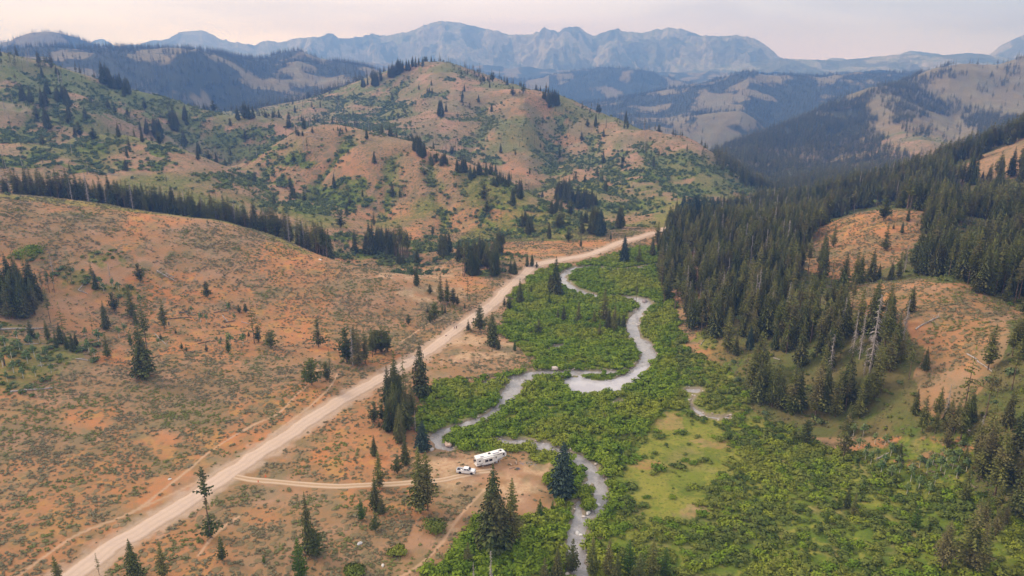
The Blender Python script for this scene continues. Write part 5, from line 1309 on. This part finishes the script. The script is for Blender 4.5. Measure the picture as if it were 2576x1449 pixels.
m = MB(); m.box(7.05, 7.75, -W - .045, -W + .01, 1.05, 2.98, .02); dr = m.build('door', M_ROOF, tr)
m = MB(); m.box(7.22, 7.58, -W - .06, -W - .04, 1.95, 2.65); m.build('window', M_GLASS, dr)
m = MB(); m.box(7.0, 7.8, -W - .55, -W - .1, .50, .56); m.box(7.0, 7.8, -W - .35, -W - .05, .74, .80); m.build('step', M_GREY, tr)
m = MB(); m.box(6.55, 6.62, -W - .025, -W + .01, .7, 3.4); m.build('seam_trim', M_DARK, tr)
m = MB(); m.box(9.95, 10.6, -W - .03, -W + .01, 2.5, 3.25, .01); m.build('window', M_GLASS, tr)
m = MB(); m.prism([(7.9, 3.32), (9.7, 3.42), (9.6, 3.24), (7.9, 3.18)], -W - .03, -W + .01); m.build('window', M_GLASS, tr)
m = MB(); m.prism([(9.9, 2.3), (10.7, 1.95), (10.75, 1.80), (10.62, 1.84), (9.85, 2.18)], -W - .025, -W + .01); m.box(10.66, 10.76, -W - .025, -W + .01, 1.9, 3.3); m.build('graphic_stripe', M_DARK, tr)
m = MB(); m.prism([(.15, 1.55), (.5, 1.32), (2.2, 1.22), (2.2, 1.14), (.45, 1.22), (.1, 1.45)], -W - .025, -W + .01); m.box(1.3, 2.1, -W - .025, -W + .01, .93, 1.02); m.build('graphic_stripe', M_DARK, tr)
m = MB(); m.box(8.2, 9.3, -W - .03, -W + .01, 1.50, 1.53); m.prism([(7.95, .72), (9.9, 1.42), (9.9, 1.5), (7.95, 1.52)], -W - .02, -W + .01); m.build('storage_hatch', M_GREY, tr)
m = MB(); m.box(.05, 8.0, -1.0, 1.0, .40, .63); m.box(8.0, 9.6, -.35, .35, .95, 1.5); m.build('frame', M_DARK, tr)
for x_ in (4.0, 4.95):
    for y_ in (-1, 1):
        m = MB(); m.cyl((x_, y_ * 1.0, .38), (x_, y_ * 1.22, .38), .38, n=20); wh = m.build('wheel', M_RUB, tr, False)
        m = MB(); m.cyl((x_, y_ * 1.2, .38), (x_, y_ * 1.24, .38), .2, n=14); m.build('rim', M_METAL, wh)
for x_, z_ in ((2.4, .62), (6.5, .62), (8.9, 1.5)):
    for y_ in (-1.05, 1.05):
        m = MB(); m.box(x_ - .05, x_ + .05, y_ - .05, y_ + .05, .03, z_); m.box(x_ - .13, x_ + .13, y_ - .13, y_ + .13, -.02, .05); m.build('jack', M_PAINT, tr)
m = MB(); m.box(8.5, 9.3, -1.15, -.6, .95, 1.5, .05); m.box(9.4, 9.9, -1.1, -.6, .98, 1.45, .04); m.build('battery_box', M_PAINT, tr)
m = MB(); m.cyl((-.28, .85, 1.75), (-.06, .85, 1.75), .36, n=20); sw = m.build('spare_wheel', M_RUB, tr)
m = MB(); m.cyl((-.31, .85, 1.75), (-.28, .85, 1.75), .17, n=12); m.build('rim', M_GREY, sw)
m = MB()
for y_ in (.72, 1.10): m.cyl((-.12, y_, .75), (-.12, y_, 3.45), .025, n=6)
for z_ in np.arange(.9, 3.3, .3): m.cyl((-.12, .72, z_), (-.12, 1.10, z_), .018, n=6)
m.build('ladder', M_DARK, tr)
m = MB(); m.box(-.10, .0, -1.2, 1.2, .50, .68, .02); m.build('bumper', M_ROOF, tr)
for y_ in (-1.0, 1.0):
    m = MB(); m.box(-.03, .01, y_ - .1, y_ + .1, .85, 1.1); m.build('tail_light', plain('tail_light_red', (.45, .03, .03), .3), tr)

# ------------------------------------------------------------------ pickup truck: x forward (to the right in the photo)
pr, pf = gp(1157.5, 1195.5), gp(1185.5, 1195)
pd = (pf - pr)[:2]; pa = math.atan2(pd[1], pd[0]); print('wheelbase', np.hypot(*pd))
WB = 3.75; u_ = np.array([math.cos(pa), math.sin(pa)]); n_ = np.array([-u_[1], u_[0]])
mid = (pr[:2] + pf[:2]) / 2 + n_ * .95
pz = float(sample(Z, mid[0], mid[1])) + .03
pk = empty('pickup_truck', (mid[0], mid[1], pz), pa, 'white crew cab pickup truck with loaded bed beside the trailer', 'pickup truck')
M_CAR = plain('white_car_paint', (.82, .82, .86), .25, .5, .02)
rw, fw = -WB / 2, WB / 2
def arch(cx, r=.50, zc=.42, n=8): return [(cx - r * math.cos(math.pi * i / n), zc + r * math.sin(math.pi * i / n)) for i in range(n + 1)]
prof = [(-3.05, .62), (-3.08, 1.12), (-2.98, 1.30), (-.95, 1.32), (-.9, 1.30), (1.25, 1.28), (2.55, 1.22), (2.82, 1.10), (2.92, .62), (2.85, .42)] + arch(fw)[::-1] + [(.0, .40)] + arch(rw)[::-1] + [(-2.95, .45)]
m = MB()
# lower body with a hollow bed: sides, floor, front box
m.prism([p for p in prof], -.98, -.86); m.prism([p for p in prof], .86, .98)
m.box(-3.0, 2.85, -.87, .87, .48, .80); m.box(-1.02, -.90, -.87, .87, .8, 1.32); m.prism([(-.92, .78), (-.92, 1.31), (1.25, 1.29), (2.5, 1.235), (2.8, 1.10), (2.86, .78)], -.87, .87)
m.box(1.35, 2.3, -.45, .45, 1.2, 1.285, .02)
body = m.build('body', M_CAR, pk)
m = MB(); m.box(-3.10, -3.0, -.86, .86, .66, 1.30, .02); tg = m.build('tailgate', M_CAR, pk)
m = MB()
cab = [(-.95, 1.31), (-.80, 1.88), (-.55, 1.95), (.62, 1.95), (.80, 1.90), (1.50, 1.29)]
lo_w, up_w = .95, .76
va = []
for sgn in (-1, 1):
    va.append([m.b.verts.new((x_, sgn * (lo_w if z_ < 1.5 else up_w), z_)) for x_, z_ in cab])
fs = [m.b.faces.new(va[0]), m.b.faces.new(va[1][::-1])]
for i in range(len(cab)): fs.append(m.b.faces.new((va[0][i], va[1][i], va[1][(i + 1) % len(cab)], va[0][(i + 1) % len(cab)])))
bmesh.ops.recalc_face_normals(m.b, faces=fs)
bmesh.ops.bevel(m.b, geom=[e for e in m.b.edges if max(v.co.z for v in e.verts) > 1.5], offset=.06, segments=2, affect='EDGES')
m.build('cab', M_CAR, pk)
def quad(name, pts, mat, par, th=.012):
    m = MB(); V = [Vector(p) for p in pts]; nn = (V[1] - V[0]).cross(V[2] - V[0]).normalized() * th
    a = [m.b.verts.new(v + nn) for v in V]; b = [m.b.verts.new(v - nn) for v in V]
    m.b.faces.new(a); m.b.faces.new(b[::-1])
    for i in range(len(V)): m.b.faces.new((a[i], b[i], b[(i + 1) % len(V)], a[(i + 1) % len(V)]))
    bmesh.ops.recalc_face_normals(m.b, faces=m.b.faces[:]); return m.build(name, mat, par)
def sidey(z_): return lo_w + (up_w - lo_w) * (z_ - 1.31) / .6 + .012
for sgn in (-1, 1):
    for (xa, xb, xc, xd) in ((-.62, .22, .22, -.52), (.30, 1.22, .78, .30)):
        quad('side_window', [(xa, sgn * sidey(1.40), 1.40), (xb, sgn * sidey(1.40), 1.40), (xc, sgn * sidey(1.80), 1.80), (xd, sgn * sidey(1.80), 1.80)], M_GLASS, pk)
    m = MB(); m.box(1.02, 1.18, sgn * 1.05 - .12, sgn * 1.05 + .12, 1.35, 1.58, .03); m.build('mirror', M_DARK, pk)
    quad('headlight', [(2.88, sgn * .62, 1.0), (2.88, sgn * .93, 1.0), (2.92, sgn * .93, .82), (2.92, sgn * .62, .82)], M_GREY, pk)
    quad('tail_light', [(-3.09, sgn * .88, 1.18), (-3.09, sgn * .96, 1.18), (-3.09, sgn * .96, .85), (-3.09, sgn * .88, .85)], plain('lamp_red', (.4, .02, .02), .3), pk)
quad('windshield', [(1.42, -.80, 1.36), (1.42, .80, 1.36), (.86, .70, 1.86), (.86, -.70, 1.86)], M_GLASS, pk, .02)
quad('rear_window', [(-.95, -.6, 1.42), (-.95, .6, 1.42), (-.83, .6, 1.82), (-.83, -.6, 1.82)], M_GLASS, pk, .02)
for x_ in (rw, fw):
    for y_ in (-1, 1):
        m = MB(); m.cyl((x_, y_ * .70, .40), (x_, y_ * .97, .40), .42, n=22); wh = m.build('wheel', M_RUB, pk)
        m = MB(); m.cyl((x_, y_ * .96, .40), (x_, y_ * .985, .40), .22, n=12); m.build('rim', M_DARK, wh)
m = MB(); m.box(2.84, 2.98, -.9, .9, .45, .68, .03); m.build('front_bumper', M_CAR, pk)
m = MB(); m.box(-3.2, -3.08, -.9, .9, .48, .64, .03); m.build('rear_bumper', M_METAL, pk)
m = MB(); m.box(2.86, 2.93, -.55, .55, .72, 1.0, .02); m.build('grille', M_DARK, pk)
m = MB(); m.box(-2.95, -1.05, -.85, .85, .80, .83); m.build('bed_liner', M_GREY, pk)
for nm_, (x_, y_, s_, h_), mt_, lb in (('storage_bin', (-2.5, .3, .3, .35), M_DARK, 'dark storage bin at the tail of the truck bed'), ('cooler_box', (-1.5, -.35, .3, .4), M_ROOF, 'pale cooler box near the cab in the truck bed'), ('jerry_can', (-1.9, .35, .16, .42), M_GREY, 'grey jerry can in the middle of the truck bed')):
    m = MB(); m.box(x_ - s_, x_ + s_, y_ - s_ * .8, y_ + s_ * .8, .84, .84 + h_, .04)
    m.box(x_ - s_ * .9, x_ + s_ * .9, y_ - s_ * .7, y_ + s_ * .7, .84 + h_, .88 + h_, .01)
    o = m.build(nm_, mt_); o.location = pk.location; o.rotation_euler = pk.rotation_euler; tag(o, lb, nm_.split('_')[-1] if nm_ != 'cooler_box' else 'cooler')

# ------------------------------------------------------------------ camp: log benches, fire ring, ash patch
def log_at(name, p0, p1, r, mat, label, cat, group=None, lift=.7, stubs=0, seed=0):
    g = random.Random(seed); a = np.array(p0, float); b = np.array(p1, float); L = np.linalg.norm(b - a); n = 6
    pts = [a + (b - a) * i / n + np.array([g.uniform(-1, 1), g.uniform(-1, 1), 0]) * L * .012 for i in range(n + 1)]
    for p in pts: p[2] = float(sample(Z, p[0], p[1])) + r * lift
    v, f = tube(pts, [r * (1 - .45 * i / n) for i in range(n + 1)], 7)
    V = [v]; F = list(f); F.append(tuple(range(6, -1, -1))); F.append(tuple(range(len(v) - 7, len(v)))); tot = len(v)
    for s_ in range(stubs):
        t = g.uniform(.3, 1.0); p = a + (b - a) * t; p[2] = float(sample(Z, p[0], p[1])) + r
        d = np.array([g.uniform(-1, 1), g.uniform(-1, 1), g.uniform(.1, .9)]); d = d / np.linalg.norm(d) * g.uniform(.1, .28) * L
        v, f = tube([p, p + d * .6, p + d + np.array([0, 0, -.1 * L * .2])], [r * .3, r * .2, r * .08], 4)
        F += [tuple(x + tot for x in q) for q in f]; V.append(v); tot += len(v)
    me = bpy.data.meshes.new(name); me.from_pydata(np.vstack(V).tolist(), [], F)
    o = link(name, me, mat); tag(o, label, cat, group); return o
for (x0, y0, x1, y1), lb in (((1131.3+0,0,0,0), None),):
    pass
def src(zx, zy, x0=1700, y0=1700, s=500 / 2576): return ((x0 + zx * s) * .63889, (y0 + zy * s) * .63889)
for (za, zb, r_, lb) in (((1590, 680), (1630, 705), .34, 'short grey log bench left of the fire ring'), ((1705, 640), (1725, 680), .32, 'short grey log bench behind the fire ring'), ((1570, 758), (1682, 742), .18, 'long thin pale log lying just left of the fire ring')):
    p0, p1 = gp(*src(*za)), gp(*src(*zb)); log_at('log_bench' if r_ > .3 else 'thin_log', p0, p1, r_, M_WOOD, lb, 'log bench' if r_ > .3 else 'log')
fp_ = gp(*src(1745, 755)); fr_ = empty('fire_ring', tuple(fp_), 0, 'small round fire ring of dark stones in the camp clearing', 'fire ring')
m = MB()
for i in range(11):
    a = 6.283 * i / 11; m.ball((math.cos(a) * .62, math.sin(a) * .62, .10), .17, 1, (1, 1, .8), .15, i)
m.build('stones', plain('sooty_stone', (.20, .17, .19), .9), fr_)
m = MB(); m.cyl((0, 0, 0), (0, 0, .05), .5, .45, 14); m.build('ash_bed', M_ASH, fr_)
ap = gp(*src(1930, 665)); m = MB()
for i in range(26):
    random.seed(i); m.ball((random.gauss(0, 1.2), random.gauss(0, .6), .03), random.uniform(.1, .32), 1, (1, 1, .35), .25, i)
o = m.build('ash_heap', plain('grey_ash', (.27, .23, .24), .95, .1, .3)); o.location = tuple(ap); tag(o, 'low scatter of grey ash and charred bits right of the fire ring', 'ash heap')
# cones at the track entrance
for i, ((zx, zy), lb) in enumerate((((2005, 708), 'small orange traffic cone on the far side of the track entrance'), ((1950, 748), 'small orange traffic cone on the near side of the track entrance'))):
    c_ = gp(zx / 3, 966 + zy / 3); e = empty('traffic_cone', tuple(c_), 0, lb, 'traffic cone', 'cones at the track entrance')
    m = MB(); m.box(-.28, .28, -.28, .28, 0, .05, .01); m.build('base', M_ORG, e)
    m = MB(); m.cyl((0, 0, .05), (0, 0, .95), .2, .04, 14); m.build('cone', M_ORG, e)

# ------------------------------------------------------------------ people and dog on the road
def skin(name, verts, edges, radii, mat, parent=None, sub=1):
    me = bpy.data.meshes.new(name); me.from_pydata(verts, edges, [])
    o = link(name, me, mat, parent); o.modifiers.new('skin', 'SKIN')
    for i, r in enumerate(radii): me.skin_vertices[0].data[i].radius = (r, r) if not isinstance(r, tuple) else r
    me.skin_vertices[0].data[0].use_root = True
    s = o.modifiers.new('sub', 'SUBSURF'); s.levels = sub; s.render_levels = sub
    return o
M_SKIN = plain('skin', (.50, .30, .22), .6, .3)
def person(loc, rz, H, shirt, pants, hair, label, stride=.22):
    e = empty('person', tuple(loc), rz, label, 'person', 'walkers on the road')
    s = H / 1.75
    V = [(0, 0, .95), (0, 0, 1.15), (0, 0, 1.38), (0, 0.01, 1.48), (0, .03, 1.62), (0, .03, 1.70),
         (.18, 0, 1.40), (.24, -.04, 1.14), (.23, .10, .92), (.23, .14, .84), (-.18, 0, 1.40), (-.24, .05, 1.14), (-.23, -.02, .90), (-.23, 0, .82),
         (.10, 0, .88), (.10, stride * .7, .50), (.10, stride, .09), (.10, stride + .14, .04), (-.10, 0, .88), (-.10, -stride * .35, .50), (-.10, -stride, .11), (-.10, -stride + .13, .04)]
    E = [(0, 1), (1, 2), (2, 3), (3, 4), (4, 5), (2, 6), (6, 7), (7, 8), (8, 9), (2, 10), (10, 11), (11, 12), (12, 13), (0, 14), (14, 15), (15, 16), (16, 17), (0, 18), (18, 19), (19, 20), (20, 21)]
    R = [.15, .14, .15, .06, .10, .08, .06, .045, .035, .04, .06, .045, .035, .04, .09, .065, .045, .04, .09, .065, .045, .04]
    b = skin('body', [tuple(c * s for c in v) for v in V], E, [r * s for r in R], M_SKIN, e, 2)
    sh = skin('shirt', [tuple(c * s for c in v) for v in [(0, 0, .98), (0, 0, 1.15), (0, 0, 1.40), (.18, 0, 1.41), (.24, -.04, 1.14), (-.18, 0, 1.41), (-.24, .05, 1.14)]], [(0, 1), (1, 2), (2, 3), (3, 4), (2, 5), (5, 6)], [r * s for r in (.175, .165, .17, .08, .062, .08, .062)], shirt, e, 2)
    skin('trousers', [tuple(c * s for c in v) for v in [(0, 0, .96), (.10, 0, .86), (.10, stride * .7, .50), (.10, stride, .15), (-.10, 0, .86), (-.10, -stride * .35, .50), (-.10, -stride, .17)]], [(0, 1), (1, 2), (2, 3), (0, 4), (4, 5), (5, 6)], [r * s for r in (.165, .11, .085, .062, .11, .085, .062)], pants, e, 2)
    m = MB(); m.ball((0, .0 * s, 1.70 * s), .125 * s, 2, (1, 1.1, .95)); m.build('hair', hair, e, True)
    m = MB()
    for x_ in (-.035, .035): m.ball((x_ * s, .135 * s, 1.655 * s), .014 * s, 1)
    m.build('eyes', M_DARK, e)
    m = MB(); m.ball((0, .15 * s, 1.62 * s), .02 * s, 1, (1, 1, 1.4)); m.build('nose', M_SKIN, e)
    return e
i_ = int(np.argmin(np.hypot(ROAD[:, 0] - gp(1149, 833)[0], ROAD[:, 1] - gp(1149, 833)[1])))
rd = ROAD[max(i_ - 1, 0), :2] - ROAD[i_ + 1, :2]; ra = math.atan2(rd[1], rd[0]) - math.pi / 2
pA = gp((1740 + 927 / 16.1) * .63889, (1230 + 1115 / 16.1) * .63889); pB = gp((1740 + 790 / 16.1) * .63889, (1230 + 1095 / 16.1) * .63889)
pA[2] += .06; pB[2] += .06
person(pA, ra, 1.80, plain('dark_maroon_cloth', (.07, .02, .03), .9), plain('dark_cloth', (.03, .025, .04), .9), M_DARK, 'taller walker in dark maroon top on the gravel road')
person(pB, ra, 1.45, plain('blue_cloth', (.08, .10, .20), .9), plain('dark_grey_cloth', (.06, .06, .09), .9), plain('brown_hair', (.12, .07, .04), .8), 'shorter walker in blue top at left on the gravel road', .18)
dg = gp(1122.5, 848); dg[2] += .05
d = skin('dog', [(0, 0, .52), (.22, 0, .54), (.42, 0, .56), (.52, 0, .66), (.62, 0, .74), (.74, 0, .71), (-.2, 0, .53), (-.36, 0, .52), (-.55, 0, .62),
   (.36, .10, .40), (.37, .10, .20), (.37, .10, .03), (.36, -.10, .40), (.43, -.10, .22), (.46, -.10, .03), (-.30, .10, .40), (-.24, .10, .27), (-.36, .10, .18), (-.34, .10, .03), (-.30, -.10, .40), (-.30, -.10, .27), (-.43, -.10, .18), (-.42, -.10, .03), (.60, .06, .84), (.60, -.06, .84)],
   [(0, 1), (1, 2), (2, 3), (3, 4), (4, 5), (0, 6), (6, 7), (7, 8), (2, 9), (9, 10), (10, 11), (2, 12), (12, 13), (13, 14), (7, 15), (15, 16), (16, 17), (17, 18), (7, 19), (19, 20), (20, 21), (21, 22), (4, 23), (4, 24)],
   [.12, .125, .14, .08, .085, .045, .11, .11, .025, .06, .035, .03, .06, .035, .03, .07, .05, .03, .03, .07, .05, .03, .03, .02, .02], plain('reddish_brown_fur', (.16, .06, .035), .9), None, 2)
d.location = tuple(dg); d.rotation_euler = (0, 0, ra + math.pi / 2); tag(d, 'small reddish brown dog walking on the gravel road', 'dog')

# ------------------------------------------------------------------ fallen logs (photo line ends), boulders
LOGS = [((0,833),(115,829),.45,'long white bleached log lying at the left picture edge',0,0),((395,684),(442,712),.32,'upper bleached log of the pair below the left hill crest',8,0),((418,692),(436,700),.2,'lower twisted grey log of the pair below the left hill crest',6,0),
 ((197,731),(218,713),.2,'leaning grey log by the aspens on the left',3,0),((197,732),(222,745),.25,'forked grey log on the grass at far left',4,0),((450,789),(475,785),.28,'dark log at the left end of the burnt wood',0,1),((398,807),(482,800),.25,'long thin charred log across the slope',2,1),
 ((538,789),(560,782),.2,'dark log under the small aspens',1,1),((560,797),(575,812),.22,'grey log slanting down beside the lone aspens',2,0),((565,815),(592,808),.25,'short charred log near two small pines',1,1),((607,811),(632,818),.18,'thin grey log right of the small pines',0,0),
 ((555,826),(590,821),.22,'low charred log above the burnt stump',0,1),((498,868),(528,858),.2,'dark slanting log above the lone fir',0,1),((390,843),(420,869),.22,'pale log slanting down beside the giant spruce',3,0),((338,843),(352,838),.22,'short white log beside the aspen patch',0,0),
 ((60,868),(110,866),.22,'grey log in the left grass patch',1,0),((95,920),(140,917),.2,'thin grey log below the left green patch',0,0),((190,905),(232,910),.25,'pale log on bare soil right of the green patch',2,0),((190,906),(215,903),.2,'short pale log on bare soil right of the green patch',0,0),
 ((25,987),(135,980),.35,'long pale log on the ground at the left edge',1,0),((2410,1075),(2440,1091),.25,'upper pale log between the right edge trees',2,0),((2418,1065),(2441,1088),.2,'lower pale log crossing between the right edge trees',0,0),((2375,1083),(2392,1100),.22,'bent pale log beside the dead topped spruce',3,0),
 ((2205,1158),(2247,1138),.28,'pale log lying among the right aspens',3,0),((2232,1110),(2247,1132),.22,'bent brown log above the right aspens',1,0),((2432,897),(2496,942),.28,'long pale log on the lower bare knoll',1,0),((2302,830),(2362,800),.3,'grey dead tree top lying on the lower bare knoll',12,0),((1762,870),(1772,855),.18,'short pale log at the forest edge',0,0),
 ((1945,905),(1962,908),.22,'white root log in the grass below the forest',4,0),((2000,660),(2015,648),.25,'grey log below the upper bare knoll',2,0),((1985,670),(2012,648),.22,'long grey log at the left foot of the upper bare knoll',0,0),
 ((1439,1382),(1456,1385),.35,'pale driftwood snag at the creek bank near the bottom',3,0),((1228,449),(1255,470),.3,'long grey log on the middle hill',0,0),((1050,410),(1090,432),.3,'pale log running down the middle hill crest',0,0),((770,349),(830,352),.3,'pale log on top of the middle hill',3,0),((760,339),(800,343),.3,'second pale log on top of the middle hill',2,0),
 ((190,355),(207,375),.4,'white fallen log on the far left hill',0,0),((240,360),(275,362),.35,'thin white log on the far left hill',0,0),((240,430),(300,443),.35,'pale log behind the dark tree belt',3,0),((185,425),(245,435),.35,'long pale log behind the dark tree belt at left',3,0),((1470,445),(1500,458),.3,'grey log below the central hill',0,0),((1560,488),(1590,496),.3,'grey log at the foot of the central hill',0,0)]
for i, ((x0, y0), (x1, y1), r_, lb, st, ch) in enumerate(LOGS):
    p0, p1 = gp(x0, y0), gp(x1, y1)
    if np.isnan(p0[0]) or np.isnan(p1[0]) or np.linalg.norm(p1 - p0) > 80: print('log skipped', lb); continue
    log_at('fallen_log', p0, p1, r_, M_CHAR if ch else M_DEAD, lb, 'fallen log', 'fallen logs', stubs=st, seed=i)
ST = [((556,856),9.5,'charred upright stump among the aspens'),((199,880),6,'pale broken upright stump at left of the aspen patch'),((12,920),22,'thin charred post standing at the left edge'),((425,818),9,'short charred stump right of the giant spruce')]
for (px_, py_), hh, lb in ST:
    n0 = len(TREES); tree_at(px_, py_, hh, 'K0'); t_ = TREES.pop(); m = MB(); m.cyl((0, 0, -.2), (.1, 0, t_['h'] * .7), .32, .26, 8); m.cyl((.1, 0, t_['h'] * .7), (.0, .05, t_['h']), .26, .08, 6)
    o = m.build('tree_stump', M_CHAR if 'charred' in lb else M_DEAD); o.location = (t_['x'], t_['y'], t_['z']); tag(o, lb, 'stump')
BO = [(1394,931,1.6,(.62,.52,.48),'large white boulder on the far bank above the pond'),(1085,1134,1.0,None,'pale rock at the creek corner beside the camp'),(1128,1126,1.6,(.60,.44,.36),'pink gravel ledge beside the creek corner'),(1503,1276,.9,(.58,.56,.56),'pale boulder in the narrow right channel'),(1480,1292,.7,(.58,.56,.56),'small pale boulder below the creek island'),(1452,1350,.8,(.55,.53,.53),'grey boulder in the lower creek'),(1461,1352,.6,(.66,.64,.63),'white boulder in the lower creek'),(1440,1245,1.2,(.45,.34,.29),'brown gravel bank left of the creek island'),(1621,764,1.6,(.30,.25,.26),'dark boulder at the creek narrows'),(1228,1103,.6,(.7,.68,.66),'small white rock behind the trailer'),(906,1371,.7,(.5,.48,.5),'grey rock in the sage below the track'),(963,1425,.5,(.6,.55,.52),'small pale rock near the bottom trail'),(805,655,.8,(.7,.66,.64),'white rock on the left hill crest slope'),(427,1206,.45,(.7,.65,.62),'small white rock beside the foot trail')]
for i, (px_, py_, s_, cl_, lb) in enumerate(BO):
    c_ = gp(px_, py_); m = MB(); m.ball((0, 0, s_ * .2), s_, 2, (1.2, .8, .55), .10, i); m.ball((s_ * .9, s_ * .2, s_ * .05), s_ * .5, 2, (1, 1, .6), .12, i + 50)
    o = m.build('boulder', M_STONE if cl_ is None else plain('boulder_stone', cl_, .9, .1, .15, 1.5)); o.location = (c_[0], c_[1], c_[2] if dCf is None else max(c_[2], float(sample(ZS, c_[0], c_[1])) - .6)); o.rotation_euler = (0, 0, i); tag(o, lb, 'boulder')
# stones along and in the creek
c = cand(.7, 130, 520, -14, 22, seed=31); dd = fld(dCf, c); nz_ = fbm(c['x'] / 9, c['y'] / 9, 3, 77)
c = keep(c, ((dd < 1.2) & (dd > -.6) & (c['g'].random(len(dd)) < .35) | (dd <= -.6) & (nz_ > .54) & (c['g'].random(len(dd)) < .3)) & ~inpoly(c['px'], c['py'], POND))
zz = np.maximum(c['z'], sample(ZS, c['x'], c['y']) - .62)
v, f = [], []
for i in range(2):
    m = MB(); m.ball((0, 0, 0), .35, 2, (1.2, .9, .6), .12, i + 9); me = bpy.data.meshes.new('cobble'); m.b.to_mesh(me); m.b.free()
    k = NT('cobble_stone'); oi = k.n('ShaderNodeObjectInfo'); me.materials.append(k.out(k.mix(oi.outputs['Random'], (.26, .20, .17), (.58, .52, .49)), .9, spec=.1)); BUSH[f'C{i}'] = me
n = len(zz); s = c['g'].uniform(.3, 1.3, n) ** 1.6
stuff('creek_cobbles', 'pale cobbles and gravel along and in the creek', np.stack([c['x'], c['y'], zz], -1), ['C0', 'C1'], c['g'].integers(0, 2, n), c['g'].uniform(0, 6, n), np.stack([s, s, s], -1), lambda kx: BUSH[kx])
# single shrubs that stand out
SH = [((1092,1333),(34,20),'large dark green oval shrub in the clearing below the camp','R1'),((1000,1395),(22,16),'smaller green shrub near the bottom trail','R0'),((1388,1215),(22,24),'bright green bush at the left foot of the broad spruce','W1'),((1475,1248),(24,24),'upper bright green bush on the creek island','W2'),((1483,1282),(20,24),'lower bright green bush on the creek island','W0'),((75,650),(32,22),'bright yellow green shrub high on the left slope','W3'),((1335,1420),(0,0),None,''),((892,1445),(28,14),'dark green shrub at the bottom left of the creek trees','R2'),((1140,1113),(22,18),'round willow beside the creek corner','W1')]
for (p_, sz, lb, kx) in SH:
    if not lb: continue
    c_ = gp(*p_); dist = math.sqrt(c_[0] ** 2 + c_[1] ** 2 + CAMH ** 2); rad = sz[0] * dist / FPX; hh = sz[1] * 1.1 * dist / FPX
    nseed = int(p_[0]); v, f = leafball(nseed, 900, rad, hh, .30, clus=16)
    me = mesh_np('shrub', v, f, [M_WILLOW if kx[0] == 'W' else M_WILLOW2]); o = link('shrub', me); o.location = (c_[0], c_[1], max(c_[2], float(sample(ZS, c_[0], c_[1])) - .3) - .1); tag(o, lb, 'shrub')
